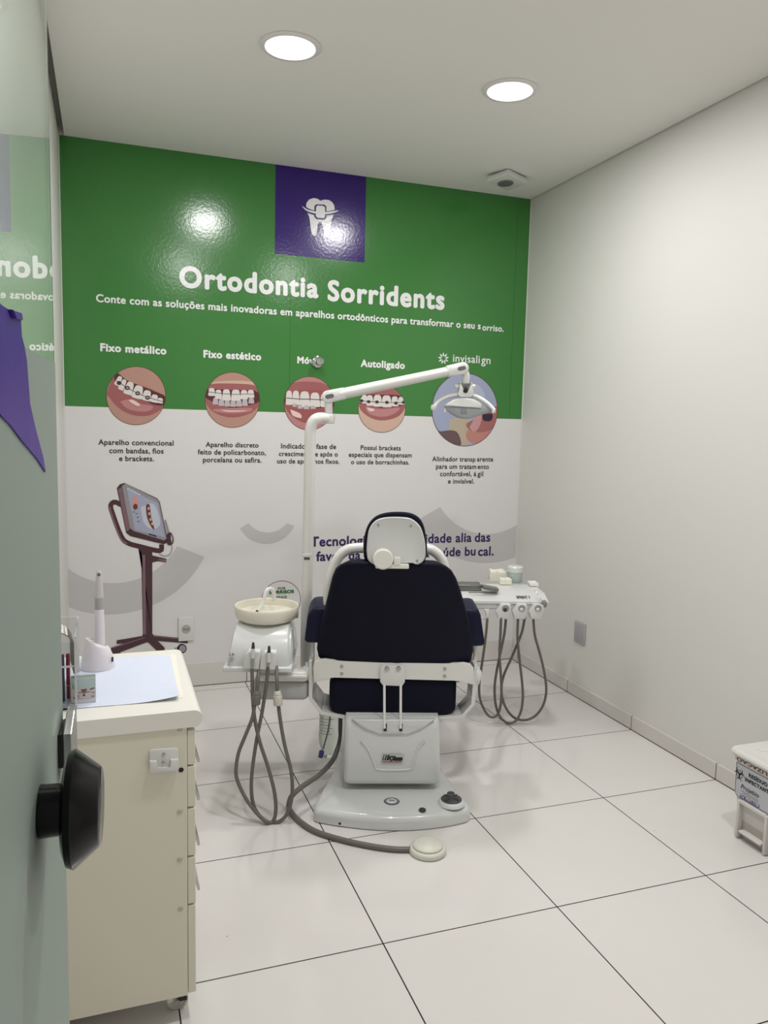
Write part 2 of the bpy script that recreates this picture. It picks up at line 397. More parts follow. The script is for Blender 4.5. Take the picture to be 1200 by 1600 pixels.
# round badge low on the wall
bm = newbm(); cb = lambda u, v: (330+u/7.06, 880+v/7.06)
q = wl([cb(556, 385), cb(790, 192), cb(965, 300)]); cx, cz, r = circ3(*q); f = L(2)
b = bmesh.new(); n = 64
o1 = [b.verts.new(f(cx+r*cos(2*pi*i/n), cz+r*sin(2*pi*i/n))) for i in range(n)]; o2 = [b.verts.new(f(cx+(r-.003)*cos(2*pi*i/n), cz+(r-.003)*sin(2*pi*i/n))) for i in range(n)]
for i in range(n): b.faces.new((o1[i], o2[i], o2[(i+1) % n], o1[(i+1) % n]))
merge(bm, b, 0)
for s, a, b_, y, mi, bo in (('POR', 434, 446.2, 921.2, 2, .0003), ('SORRISOS', 420.5, 459.3, 928, 1, .0016), ('MAIS', 432, 448, 935.6, 2, .0003)):
    xa, za = W(a, y); xb, _ = W(b_, y); text(bm, s, xa, xb, za, L(3), bo, .78, mi=mi)
wflat(bm, wl([(418, 948.7), (466.3, 948.7), (466, 961), (418, 961)]), 3, 1); wflat(bm, wl([(459.5, 962), (465.6, 961), (465.6, 965.5), (460, 965.5)]), 3, 1)
mural.part('round_badge', bm, [p_ink, pm('badge green', (44, 120, 50)), p_ink], smooth=False)

# the five round pictures
skin = pm('skin', (184, 142, 128)); skinl = pm('pale skin', (206, 174, 156)); lip = pm('lip', (160, 96, 96)); lipl = pm('lip light', (186, 130, 130)); gum = pm('gum', (156, 88, 88))
mouth = pm('mouth dark', (88, 44, 46)); toothm = pm('tooth', (222, 216, 212)); brk = pm('bracket', (72, 46, 52)); shine = pm('lip shine', (232, 200, 196)); rim = pm('picture rim', (84, 40, 36)); tsh = pm('tooth grey', (190, 180, 184))
PMATS = [skin, skinl, lip, lipl, gum, mouth, toothm, brk, shine, rim, tsh]
def clip(pts, c, rx, ry):      # keep an outline inside the round picture
    out = []
    for x, y in pts:
        dx, dy = (x-c[0])/rx, (y-c[1])/ry; d = hypot(dx, dy)
        out.append((x, y) if d <= 1 else (c[0]+dx/d*rx, c[1]+dy/d*ry))
    return out
class Pic:
    def __init__(s, ox, oy, sc, c, rx, ry, mats=PMATS):
        s.bm = newbm(); s.m = mats; s.cv = lambda p: wl(p, sc, ox, oy); s.c = c; s.rx = rx; s.ry = ry; s.k = 3
    def base(s, mi, rim_i=9):
        wflat(s.bm, s.cv(ell(*s.c, s.rx, s.ry, 56)), 3, rim_i); s.rx -= 8; s.ry -= 8; wflat(s.bm, s.cv(ell(*s.c, s.rx, s.ry, 56)), 3.6, mi); s.k = 4
    def shape(s, pts, mi, sm=3, step=.5):
        if sm: pts = [(p.x, p.y) for p in smooth_path([(x, y, 0) for x, y in pts+pts[:1]], sm)][:-1]
        wflat(s.bm, s.cv(clip(pts, s.c, s.rx, s.ry)), s.k, mi); s.k += step
    def rows(s, items, mi, sm=3):       # same layer, apart from each other
        for p in items:
            s.shape(p, mi, sm, .12)
        s.k += .3
    def line(s, pts, w, mi): wstroke(s.bm, clip(pts, s.c, s.rx, s.ry), w, s.k, s.cv, mi, 0); s.k += .5
    def done(s, label): mural.part('photo_circle', s.bm, s.m, smooth=False, label=label)
def toothpoly(x, y, w, h, a=0., tap=.82):
    w *= 1.10; h *= 1.10
    q = [(-.5, .42), (-.5*tap, -.2), (-.3, -.46), (0, -.52), (.3, -.46), (.5*tap, -.2), (.5, .42), (.3, .5), (-.3, .5)]
    return [(x+(px*w*cos(a)-py*h*sin(a)), y+(px*w*sin(a)+py*h*cos(a))) for px, py in q]
R110 = 110/1200
p = Pic(160, 565, R110, (572, 582), 508, 500); p.base(0)
p.shape([(70, 560), (200, 240), (420, 330), (640, 400), (860, 480), (1100, 620), (1060, 760), (860, 900), (640, 930), (420, 880), (240, 760), (140, 640)], 2)
p.shape([(300, 680), (480, 640), (640, 720), (860, 760), (800, 840), (620, 850), (420, 800)], 3)
p.shape([(200, 200), (260, 190), (420, 320), (640, 410), (860, 500), (1120, 610), (1110, 740), (900, 740), (760, 680), (620, 640), (480, 570), (330, 480), (220, 350)], 5)
p.rows([toothpoly(275, 330, 90, 150, .45), toothpoly(345, 395, 90, 170, .42), toothpoly(455, 455, 140, 195, .3), toothpoly(605, 520, 165, 200, .25), toothpoly(755, 580, 140, 160, .22), toothpoly(885, 630, 120, 120, .2), toothpoly(985, 665, 90, 80, .2)], 6)
p.line([(240, 330), (430, 450), (600, 540), (770, 610), (1050, 690)], 10, 7)
p.rows([ell(x, y, 42, 36, 10) for x, y in ((285, 365), (425, 450), (600, 540), (770, 615))], 7, 0)
p.rows([[(x-18, y-12), (x+16, y-10), (x+18, y+10), (x-16, y+12)] for x, y in ((425, 450), (600, 540), (770, 615))], 10, 0)
p.shape([(440, 660), (520, 650), (640, 730), (600, 760), (500, 710)], 8); p.done('round picture of a smile with metal braces')
p = Pic(310, 570, R110, (578, 600), 468, 474); p.base(0)
p.shape([(120, 300), (580, 270), (1040, 300), (1060, 380), (580, 330), (120, 360)], 1)
p.shape([(90, 420), (200, 330), (580, 320), (960, 350), (1060, 460), (1060, 640), (900, 820), (580, 900), (280, 820), (100, 620)], 2)
p.shape([(240, 760), (580, 740), (900, 740), (860, 800), (580, 830), (300, 800)], 3)
p.shape([(90, 440), (200, 410), (580, 430), (960, 440), (1070, 560), (1000, 650), (800, 700), (580, 730), (380, 690), (220, 620), (100, 540)], 5)
p.rows([toothpoly(x, y, w, h) for x, y, w, h in ((290, 620, 90, 100), (390, 640, 90, 110), (490, 650, 90, 110), (590, 655, 90, 110), (690, 650, 90, 110), (790, 640, 90, 110), (900, 610, 90, 90))], 10)
p.rows([toothpoly(x, y, w, h) for x, y, w, h in ((225, 465, 110, 120), (340, 505, 110, 140), (475, 515, 135, 170), (635, 520, 150, 170), (775, 510, 120, 140), (890, 495, 110, 120))], 6)
p.line([(150, 460), (400, 490), (600, 505), (780, 500), (980, 500)], 9, 7)
p.shape([(380, 770), (580, 780), (820, 780), (700, 800), (480, 800)], 8); p.done('round picture of a smile with clear braces')
p = Pic(430, 580, R110, (578, 548), 430, 460); p.base(3)
p.shape([(140, 250), (400, 180), (800, 200), (1010, 340), (1010, 420), (580, 360), (140, 400)], 2)
p.shape([(140, 400), (400, 320), (800, 330), (1020, 420), (1010, 660), (760, 800), (500, 880), (260, 740), (140, 560)], 4)
p.shape([(140, 460), (300, 440), (1010, 480), (1010, 600), (800, 620), (580, 640), (300, 560), (150, 540)], 5)
p.rows([toothpoly(x, y, w, h, 0, .85) for x, y, w, h in ((235, 455, 105, 215), (350, 455, 115, 215), (500, 480, 165, 240), (675, 490, 160, 220), (830, 500, 120, 200), (930, 500, 80, 160))], 6)
p.rows([toothpoly(x, y, w, h) for x, y, w, h in ((330, 580, 70, 50), (420, 605, 80, 60), (530, 615, 90, 60), (640, 615, 90, 50))], 10)
p.line([(190, 458), (420, 475), (600, 478), (980, 500)], 12, 7)
p.shape([(250, 650), (420, 720), (440, 800), (300, 760)], 8); p.done('round picture of teeth behind a thin retainer wire')
p = Pic(545, 580, R110, (560, 640), 405, 408); p.base(1)
p.shape([(140, 460), (400, 330), (800, 270), (960, 420), (980, 560), (860, 760), (600, 840), (380, 800), (200, 660)], 2)
p.shape([(280, 600), (560, 650), (860, 620), (780, 720), (560, 780), (340, 720)], 3)
p.shape([(150, 470), (300, 400), (560, 400), (840, 410), (970, 460), (960, 570), (820, 600), (560, 625), (400, 590), (160, 540)], 5)
p.rows([toothpoly(x, y, w, h, 0, .85) for x, y, w, h in ((195, 480, 70, 90), (265, 480, 95, 130), (355, 500, 110, 160), (487, 505, 140, 180), (640, 515, 155, 180), (780, 515, 110, 150), (895, 505, 110, 120))], 6)
p.line([(170, 500), (480, 525), (640, 535), (960, 530)], 10, 7)
p.rows([ell(x, y, 32, 28, 10) for x, y in ((215, 505), (335, 520), (475, 525), (645, 532), (800, 545), (930, 530))], 7, 0)
p.shape([(300, 620), (420, 640), (420, 680), (340, 680)], 8); p.done('round picture of a smile with square metal brackets')
hsky = pm('sky', (160, 168, 194)); hcity = pm('city blur', (186, 172, 152)); hdark = pm('mauve blur', (104, 82, 84)); hskin = pm('finger', (164, 104, 98)); hnail = pm('nail', (48, 32, 60)); hcl = pm('clear aligner', (196, 150, 152)); hskl = pm('finger light', (188, 130, 120)); hfr = pm('frost blue', (178, 186, 206))
p = Pic(660, 545, 140/1200, (565, 815), 442, 492, [hsky, hcity, hdark, hskin, hnail, hcl, hskl, hfr, rim]); p.base(0, 8)
p.shape([(360, 940), (480, 930), (620, 960), (620, 1320), (360, 1320)], 1)
p.shape([(180, 1120), (380, 1090), (480, 1140), (500, 1320), (200, 1320)], 2)
p.shape([(620, 470), (720, 470), (800, 540), (840, 660), (800, 700), (660, 560)], 7)
p.shape([(790, 860), (960, 780), (1020, 780), (1010, 960), (900, 1100), (700, 1120), (600, 1060), (590, 1000), (660, 960)], 3)
p.shape([(580, 1130), (620, 1090), (760, 1120), (900, 1110), (860, 1220), (700, 1270), (600, 1210)], 6)
p.shape([(700, 900), (790, 880), (770, 1020), (700, 1110), (630, 1060), (660, 990)], 5)
p.shape([(800, 880), (925, 868), (930, 940), (890, 970), (810, 955)], 4)
p.done('oval picture of fingers holding a clear aligner')

# printed picture of a scanner stand
sm_ = [pm('maroon', (74, 46, 54)), pm('maroon light', (128, 98, 108)), pm('bezel', (148, 146, 150)), pm('screen', (164, 170, 190)), pm('pink', (206, 150, 150)), pm('jaw red', (110, 54, 50)), pm('cream', (206, 186, 150)), pm('black', (30, 26, 28)), pm('screen light', (196, 200, 212))]
SV = lambda p: wl(p, 160/883, 160, 740)
bm = newbm()
def sp(pts, mi, k, sm=0):
    if sm: pts = [(q.x, q.y) for q in smooth_path([(x, y, 0) for x, y in pts+pts[:1]], sm)][:-1]
    wflat(bm, SV(pts), k, mi)
wstroke(bm, [(165, 270), (105, 245), (72, 275), (90, 350), (165, 545), (225, 600), (330, 630), (495, 665), (510, 610)], 42, 3, SV, 0, 4)
wstroke(bm, [(62, 285), (80, 350), (152, 548), (212, 606)], 14, 3.5, SV, 1, 4)
sp([(350, 1400), (335, 680), (310, 640), (430, 650), (430, 1400)], 0, 4); sp([(352, 1390), (345, 700), (368, 700), (376, 1390)], 1, 4.5)
sp([(385, 720), (410, 700), (555, 735), (548, 765), (470, 752), (430, 765), (405, 800), (385, 790)], 0, 5); sp([(480, 735), (552, 740), (548, 762), (490, 748)], 1, 5.5)
sp([(125, 125), (150, 92), (190, 80), (470, 212), (495, 245), (562, 570), (550, 600), (525, 608), (240, 538), (205, 510)], 0, 5)
sp([(135, 135), (165, 115), (245, 470), (208, 500)], 1, 5.5)
sp([(168, 105), (200, 86), (465, 218), (490, 250), (553, 560), (530, 575), (270, 495), (240, 470)], 2, 6)
sp([(210, 125), (475, 255), (540, 550), (280, 485)], 3, 6.5)
sp([(330, 290), (440, 260), (500, 420), (440, 480), (360, 430)], 8, 7, 3)
sp([(215, 120), (330, 178), (326, 190), (212, 132)], 8, 7.5)
sp(ell(282, 250, 28, 62, 20), 4, 7.5); sp(ell(284, 285, 20, 26, 14), 5, 8)
sp([(375, 275), (390, 262), (408, 272), (412, 340), (428, 400), (448, 478), (425, 465), (392, 400), (378, 340)], 5, 7.5, 2)
for x, y in ((398, 300), (404, 345), (414, 395), (430, 432)): sp(ell(x, y, 9, 13, 8), 6, 8)
for x, y in ((295, 345), (305, 375), (312, 412), (270, 330)): sp([(x-9, y-3), (x+9, y-2), (x+9, y+3), (x-9, y+3)], 7, 8)
sp([(400, 515), (465, 535), (468, 545), (402, 526)], 7, 8)
sp([(534, 400), (546, 395), (582, 512), (560, 520)], 2, 7)
sp([(556, 520), (590, 505), (614, 560), (606, 605), (575, 618), (552, 590)], 0, 7.5, 2); sp([(592, 522), (604, 560), (598, 600), (590, 560)], 8, 8)
wstroke(bm, [(597, 618), (600, 650), (580, 695), (535, 710), (490, 690)], 7, 7, SV, 2, 4)
sp([(350, 1398), (125, 1436), (122, 1468), (200, 1462), (372, 1425)], 0, 5); sp([(365, 1405), (75, 1500), (75, 1545), (110, 1555), (390, 1450)], 0, 6)
sp([(345, 1385), (440, 1385), (450, 1440), (380, 1455), (350, 1430)], 0, 6.2); sp([(380, 1440), (480, 1535), (538, 1535), (536, 1500), (430, 1395)], 0, 6.5); sp([(430, 1393), (735, 1424), (735, 1462), (455, 1440)], 0, 6)
wstroke(bm, [(90, 1500), (365, 1412)], 8, 7, SV, 1, 0); wstroke(bm, [(440, 1402), (728, 1432)], 6, 7, SV, 1, 0)
sp(ell(686, 1508, 40, 40, 28), 7, 4); sp(ell(690, 1508, 29, 30, 24), 2, 4.5); sp([(620, 1502), (660, 1492), (660, 1515), (625, 1512)], 2, 4)
sp(ell(120, 1548, 36, 26, 20), 7, 4); sp(ell(120, 1545, 25, 16, 16), 2, 4.5)
mural.part('scanner_picture', bm, sm_, smooth=False, label='printed picture of a maroon scanner on a wheeled stand')

# ------------------------------------------------------------------ wall fittings
p0 = on_y(500, 566, YB); t = Thing('wall_hook', 'small round chrome knob hook fixed to the green wall beside the lettering', 'wall hook', (p0.x-.02, YB, p0.z))
c0 = (p0.x-.02, YB-.004, p0.z); ax = (0, -1, 0)
bm = newbm(); lathe(bm, [(0, 0), (.034, 0), (.036, .004), (.033, .012), (.02, .016), (0, .016)], c0, ax); bk = t.part('rosette', bm, chrome)
bm = newbm(); lathe(bm, [(.011, .01), (.010, .03), (.016, .05), (.024, .060), (.025, .070), (.021, .078), (0, .079)], c0, ax); t.part('knob', bm, chrome)

a = on_y(278.5, 964, YB); b = on_y(302.5, 1000, YB); t = Thing('wall_socket', 'white power socket plate low on the white wall beside the printed stand', 'socket', ((a.x+b.x)/2, YB, b.z))
bm = newbm(); box(bm, a.x, b.x, YB-.012, YB-.002, b.z, a.z, .003); t.part('plate', bm, white_pl)
bm = newbm(); m_ = ((a.x+b.x)/2, (a.z+b.z)/2); lathe(bm, [(0, 0), (.026, 0), (.024, .003), (0, .0035)], (m_[0], YB-.0115, m_[1]), (0, -1, 0), n=24, sx=1.); t.part('socket_face', bm, mat('socket shade', (172, 170, 164), .4))
bm = newbm()
for dx in (-.012, 0, .012): cyl(bm, (m_[0]+dx, YB-.013, m_[1]+(0 if dx else -.003)), (m_[0]+dx, YB-.0155, m_[1]+(0 if dx else -.003)), .0035, n=10)
t.part('socket_hole', bm, black_pl)

t = Thing('blank_plate', 'grey blank plate low on the bare right wall above the skirting', 'wall plate', (XR, 3.752, .322))
bm = newbm(); box(bm, XR-.010, XR-.001, 3.70, 3.803, .322, .445, .003); t.part('plate', bm, mat('grey plate', (172, 170, 174), .4))
bm = newbm(); box(bm, XR-.012, XR-.009, 3.712, 3.791, .334, .433, .0012); t.part('cover', bm, mat('grey plate cover', (164, 161, 166), .35))

q0 = on_z(789, 270.6, ZC-.03); q1 = on_z(826, 286.5, ZC-.03); e = (q1-q0); w_ = .15; e.z = 0; e.normalize(); nn = Vector((-e.y, e.x, 0)); cc = (q0+q1)/2+nn*.065; cc.z = ZC-.026
t = Thing('ceiling_speaker', 'small square white ceiling box with round grille near the back right corner', 'ceiling speaker', (cc.x, cc.y, ZC))
X = Matrix.Translation(cc) @ Matrix(((e.x, nn.x, 0, 0), (e.y, nn.y, 0, 0), (0, 0, 1, 0), (0, 0, 0, 1))) @ Matrix.Rotation(radians(-5), 4, 'X') @ Matrix.Rotation(radians(2), 4, 'Y')
bm = newbm(); box(bm, -.10, .10, -.075, .075, -.016, .014, .006, mtx=X); bx = t.part('housing', bm, white_pl)
bm = newbm(); box(bm, -.06, .06, -.03, .05, .012, .024, .002, mtx=X); t.part('mounting_base', bm, dgrey_pl)
bm = newbm(); cyl(bm, X @ Vector((-.005, .012, -.014)), X @ Vector((-.005, .012, -.021)), .046, n=32, bev=.002); g_ = t.part('grille', bm, mat('grille grey', (128, 122, 120), .6))
bm = newbm()
for k in range(-3, 4): hw = sqrt(.040**2-(k*.011)**2); box(bm, -.005-hw, -.005+hw, .012+k*.011-.002, .012+k*.011+.002, -.0225, -.0205, mtx=X)
t.part('slot', bm, mat('grille slot', (84, 80, 78), .6), parent=g_)

# ================================================================== GLASS DOOR
DTH, DD = -.0721, -.10
DN = Vector((cos(DTH), sin(DTH), 0)); DE = Vector((-sin(DTH), cos(DTH), 0)); D0 = DN*DD
def dp(s, z, o=0.): p = D0+DE*s+DN*o; return Vector((p.x, p.y, z))
def on_d(px, py, o=0.):
    d = ray(px, py); t = (DD+o-EYE.dot(DN))/d.dot(DN); P = EYE+d*t; return P.dot(DE), P.z
SE = .774
glass_m = mat('clear green glass', (226, 240, 230), .0, trans=1., ior=1.5)
frost_m = mat('frosted film', (158, 172, 162), .55, trans=.25, spec=.3, bump=.03, bscale=300)
bm = newbm(); s0 = -.10
prism(bm, [(s0, .02), (SE, .02), (SE, 2.35), (s0, 2.35)], -.010, lambda a, c, tt: dp(a, c, tt), bev=.001, seg=1)
door = structure('door_1', bm, glass_m)
door['label'] = 'glass door with frosted lower part standing open at the left edge'
ZF = (on_d(82, 564)[1]+on_d(36, 543)[1])/2
bm = newbm(); prism(bm, [(s0, .02), (SE-.001, .02), (SE-.001, ZF), (s0, ZF)], .0004, lambda a, c, tt: dp(a, c, .0002+tt)); structure('frosted_film', bm, frost_m, False, door)
ks, kz = on_d(61, 1268)
kc = dp(ks, kz)
bm = newbm(); lathe(bm, [(0, 0), (.0205, 0), (.0195, .022), (0, .022)], kc, DN, n=40); kn = structure('door_knob', bm, mat('black gloss', (5, 5, 6), .14, spec=.25), True, door)
bm = newbm(); lathe(bm, [(0, .019), (.036, .019), (.0435, .022), (.0455, .027), (.031, .045), (.029, .0462), (0, .0462)], kc, DN, n=56); structure('grip_disc', bm, MATS['black gloss'], True, kn)
lz0 = on_d(86, 1213)[1]; lz1 = on_d(94, 1113)[1]; lzm = on_d(94, 1184)[1]; S0 = SE-.040
bm = newbm(); prism(bm, [(S0, lz0), (SE, lz0), (SE, lz1-.012), (S0, lz1-.012)], .0045, lambda a, c, tt: dp(a, c, .0006+tt), bev=.0006, seg=1); lk = structure('lock_plate', bm, black_pl, False, door)
bm = newbm(); prism(bm, [(S0, lzm), (SE+.002, lzm-.002), (SE+.002, lz1), (SE-.012, lz1), (S0, lz1-.012)], .0075, lambda a, c, tt: dp(a, c, .0052+tt), bev=.001, seg=2); structure('lock_case', bm, steel, False, lk)
bm = newbm(); cyl(bm, dp(S0+.008, lzm-.009, .005), dp(S0+.008, lzm-.009, .0125), .0075, n=20, bev=.001); structure('lock_cylinder', bm, chrome, True, lk)
film = [(-45, 440), (-45, 600), (0, 652), (12, 664), (30, 688), (54, 716), (68, 737.5), (64, 714), (52, 670), (43, 630), (38, 564), (34, 540), (30, 526), (28.4, 498), (26, 489), (12, 485), (0, 478)]
fm = mat('purple film', (62, 18, 138), .42, bump=.35, bscale=18, spec=.25)
bm = newbm(); prism(bm, [on_d(x, y) for x, y in film], .0012, lambda a, c, tt: dp(a, c, .0006+tt), bev=0)
structure('purple_sticker', bm, fm, False, door)
bm = newbm(); prism(bm, [on_d(x, y) for x, y in ((8, 483), (26, 488), (28.4, 500), (14, 497))], .003, lambda a, c, tt: dp(a, c, .0018+tt*(1 if a < on_d(20, 490)[0] else .5)), bev=.0004, seg=1)
structure('sticker_fold', bm, fm, False, door)

# ================================================================== ROLLING CABINET
CY0, CY1, CX0, CX1, CXD = 1.902, 2.42, -.19, .176, .196
cabm = mat('cream laminate', (222, 217, 200), .45, bump=.02, bscale=200); topm = mat('ivory worktop', (232, 230, 222), .35); capm = mat('screw cap beige', (186, 182, 164), .4)
t = Thing('rolling_cabinet', 'cream rolling drawer cabinet with rounded worktop beside the glass door', 'cabinet', ((CX0+CX1)/2, (CY0+CY1)/2, 0))
bm = newbm(); box(bm, CX0, CX1, CY0, CY1, .075, .79, .001, 1); carc = t.part('carcass', bm, cabm)
zs = [.783, .690, .580, .451, .322, .078]
for i in range(5):
    z1, z0 = zs[i]-.003, zs[i+1]+.002
    bm = newbm(); box(bm, CX1+.001, CXD, CY0+.001, CY1-.002, z0, z1, .0012, 1); d = t.part('drawer', bm, cabm)
    if i < 4:
        hza = on_y(305, [1161, 1216, 1290, 1357][i], CY0+.09).z; hzb = on_y(308, [1192, 1251, 1322, 1392][i], CY0+.09).z
        bm = newbm(); prism(bm, [(CXD-.001, hza), (CXD+.003, hza+.002), (CXD+.0205, hzb+.007), (CXD+.0205, hzb+.001), (CXD+.015, hzb), (CXD+.013, hzb+.006)], .30, lambda a, c, tt: Vector((a, CY0+.09+tt, c)), bev=.0012, seg=2)
        h_ = t.part('handle', bm, steel, parent=d)
worktop = newbm()
pr = [(-.20, .790), (.193, .790)]+[(.193+.0205*cos(a), .8115+.0215*sin(a)) for a in [(-pi/2+pi*i/10) for i in range(1, 10)]]+[(.193, .833), (-.20, .833)]
prism(worktop, pr, CY1+.02-(CY0-.004), lambda a, c, tt: Vector((a, CY0-.004+tt, c)), bev=0); t.part('worktop', worktop, topm)
for px, py in ((281, 1139), (281, 1268), (281, 1343), (282, 1420), (265, 1564)):
    p0 = on_y(px, py, CY0); bm = newbm(); lathe(bm, [(0, .0016), (.006, .0014), (.0072, 0)], (p0.x, CY0, p0.z), (0, -1, 0), n=16); t.part('screw_cap', bm, capm)
p0 = on_y(283, 1203, CY0); bm = newbm(); lathe(bm, [(0, .0006), (.0062, .0006), (.0064, 0)], (p0.x, CY0, p0.z), (0, -1, 0), n=16); t.part('cable_hole', bm, black_pl)
# small white holder screwed to the side
def hp(u, v): p = on_y(90+u/5, 1000+v/5, CY0); return (p.x, p.z)
bm = newbm(); prism(bm, [hp(*q) for q in ((718, 862), (735, 850), (925, 838), (942, 850), (942, 990), (925, 1005), (735, 1020), (718, 1008))], .006, lambda a, c, tt: Vector((a, CY0-tt, c)), bev=.0015)
h = t.part('handpiece_holder', bm, white_pl, label='white plastic holder with two screws')
bm = newbm()
prism(bm, [hp(*q) for q in ((718, 930), (770, 930), (782, 985), (880, 980), (880, 920), (942, 915), (942, 990), (925, 1005), (735, 1020), (718, 1008))], .010, lambda a, c, tt: Vector((a, CY0-.005-tt, c)), bev=.0015); t.part('holder_lip', bm, white_pl, parent=h)
for u, v in ((828, 886), (826, 950)):
    a_, c_ = hp(u, v); bm = newbm(); lathe(bm, [(0, .004), (.0028, .004), (.0048, .003), (.0052, 0)], (a_, CY0-.005, c_), (0, -1, 0), n=14); t.part('screw', bm, steel, parent=h)
wheelm = mat('clear wheel', (206, 204, 194), .2, trans=.25)
for x, y in ((.158, 1.965), (.158, 2.36), (-.15, 1.965), (-.15, 2.36)):
    bm = newbm(); box(bm, x-.02, x+.02, y-.02, y+.02, .068, .076); cyl(bm, (x, y, .056), (x, y, .07), .009, n=16); box(bm, x-.002, x+.020, y-.016, y-.013, .026, .062, .001, 1); box(bm, x-.002, x+.020, y+.013, y+.016, .026, .062, .001, 1); box(bm, x-.006, x+.020, y-.016, y+.016, .057, .063, .001, 1); c_ = t.part('caster', bm, black_pl)
    bm = newbm(); w0 = (x-.004, y-.011, .0275); lathe(bm, [(0, .002), (.019, .002), (.0205, 0), (.0265, 0), (.0272, .004), (.0272, .018), (.0265, .022), (.0205, .022), (.019, .020), (0, .020)], w0, (0, 1, 0), n=32); cyl(bm, (x-.004, y-.018, .0275), (x-.004, y+.018, .0275), .005, n=12, mi=1); t.part('wheel', bm, [wheelm, steel], parent=c_)

# things on the cabinet
ZT = .8332
def quad_sheet(name, label, cat, corners, m, curl=0., z=ZT, nu=14, nv=10):
    P = [on_z(x, y, z) for x, y in corners]; c = sum(P, Vector())/4
    bm = newbm(); b = bmesh.new(); g = []
    for i in range(nu+1):
        r = []
        for j in range(nv+1):
            u, v = i/nu, j/nv; q = (P[0]*(1-u)+P[1]*u)*(1-v)+(P[3]*(1-u)+P[2]*u)*v
            q.z = z+curl*max(0, u+(1-v)-1.55)**2+.0004*sin(u*9)*sin(v*7); r.append(b.verts.new(q))
        g.append(r)
    for i in range(nu):
        for j in range(nv): b.faces.new((g[i][j], g[i+1][j], g[i+1][j+1], g[i][j+1]))
    ext = bmesh.ops.extrude_face_region(b, geom=list(b.faces)); vs = [e_ for e_ in ext['geom'] if isinstance(e_, bmesh.types.BMVert)]
    for v_ in vs: v_.co.z += .0006
    bmesh.ops.recalc_face_normals(b, faces=b.faces)
    merge(bm, b); base = Vector((c.x, c.y, z)); ob = link(name, bm, m, None, True, label, base); ob.location = base; ob['category'] = cat
    return ob
quad_sheet('paper_napkin', 'cream paper napkin peeking out under the blue sheet on the cabinet', 'napkin', ((180, 1103), (286, 1090), (274, 1023), (180, 1029)), mat('cream paper', (236, 233, 220), .8), 0.)
quad_sheet('tray_liner', 'pale blue paper sheet lying on the cabinet worktop', 'paper sheet', ((92, 1109), (281, 1094), (266, 1024), (100, 1031)), mat('blue paper', (214, 222, 238), .8, vary=.02, bscale=30), .06, ZT+.001)
dvc = Vector((-.034, 2.305, ZT+.0018))
t = Thing('intraoral_camera', 'white wand standing upright in a rounded charging base on the blue sheet', 'dental camera', dvc)
devm = mat('device white', (224, 218, 222), .35)
def dring(r, z, tilt, ex=1.): return [dvc+Vector((r*ex*cos(2*pi*i/40), r*.9*sin(2*pi*i/40), z+tilt*cos(2*pi*i/40)*-r)) for i in range(40)]
bm = newbm(); loft(bm, [dring(.0465, 0, 0), dring(.047, .003, 0), dring(.045, .02, 0), dring(.041, .04, .08), dring(.034, .066, .35), dring(.030, .074, .5), dring(.026, .076, .5), dring(.024, .070, .5)]); cb_ = t.part('charging_base', bm, devm)
bm = newbm(); box(bm, dvc.x+.037, dvc.x+.0425, dvc.y-.028, dvc.y-.024, dvc.z+.022, dvc.z+.036, .001, 1); t.part('power_socket', bm, black_pl, parent=cb_)
wt = Vector((-.027, 2.315, 0)); wb_ = dvc+Vector((.006, .003, .05))
def wz(z, r): f_ = (z-wb_.z)/(1.113-wb_.z); return (Vector((wb_.x+(wt.x-wb_.x)*f_, wb_.y+(wt.y-wb_.y)*f_, z)), r)
def seg(bm, zz):
    loft(bm, [[c+Vector((r*cos(2*pi*i/24), r*sin(2*pi*i/24), 0)) for i in range(24)] for c, r in [wz(z, r) for z, r in zz]])
bm = newbm(); seg(bm, [(.88, .012), (.905, .0145), (.95, .0142), (1.004, .0125)]); t.part('wand_grip', bm, devm)
bm = newbm(); seg(bm, [(1.0042, .0127), (1.037, .0125)]); t.part('wand_band', bm, mat('wand grey', (168, 166, 164), .35))
bm = newbm(); seg(bm, [(1.0372, .0124), (1.07, .0108), (1.095, .0085), (1.108, .0078), (1.114, .005)]); t.part('wand_tip', bm, mat('milky sleeve', (212, 208, 208), .2, trans=.2))
bm = newbm(); c_, _ = wz(1.104, 0); cyl(bm, c_+Vector((0, -.0060, 0)), c_+Vector((0, -.0088, 0)), .0048, n=16); t.part('lens', bm, mat('lens grey', (110, 106, 104), .2))

bx0 = Vector((-.0645, 2.02, ZT+.0018)); t = Thing('product_box', 'small clear-topped printed box on the blue sheet in front of the wand', 'box', bx0)
bm = newbm(); box(bm, -.094, -.035, 2.015, 2.045, bx0.z, bx0.z+.012, .001, 1); t.part('base_card', bm, mat('box white', (206, 203, 208), .4))
bm = newbm(); box(bm, -.0935, -.0355, 2.0155, 2.0445, bx0.z+.0122, bx0.z+.064, .001, 1); cl = t.part('clear_case', bm, mat('pale green acetate', (196, 208, 204), .1, trans=.55))
bm = newbm()
def bf(x, z, k=0): return Vector((-.0935+x*.058, 2.0150-.0002*k, bx0.z+.0125+z*.051))
def bflat(pts, k, mi): flat(bm, [bf(x, z, k) for x, z in pts], mi)
bflat([(.02, .0), (.98, .0), (.98, .5), (.02, .5)], 1, 0); bflat([(.40, .46), (.66, .48), (.62, .36), (.44, .36)], 2, 1); bflat([(.45, .36), (.6, .36), (.57, .2), (.49, .2)], 2, 2)
bflat([(.3, .33), (.75, .33), (.75, .30), (.3, .30)], 3, 3); bflat([(.48, .2), (.57, .2), (.58, .12), (.47, .12)], 2, 3); bflat([(.75, .44), (.95, .52), (.95, .47), (.78, .40)], 2, 3)
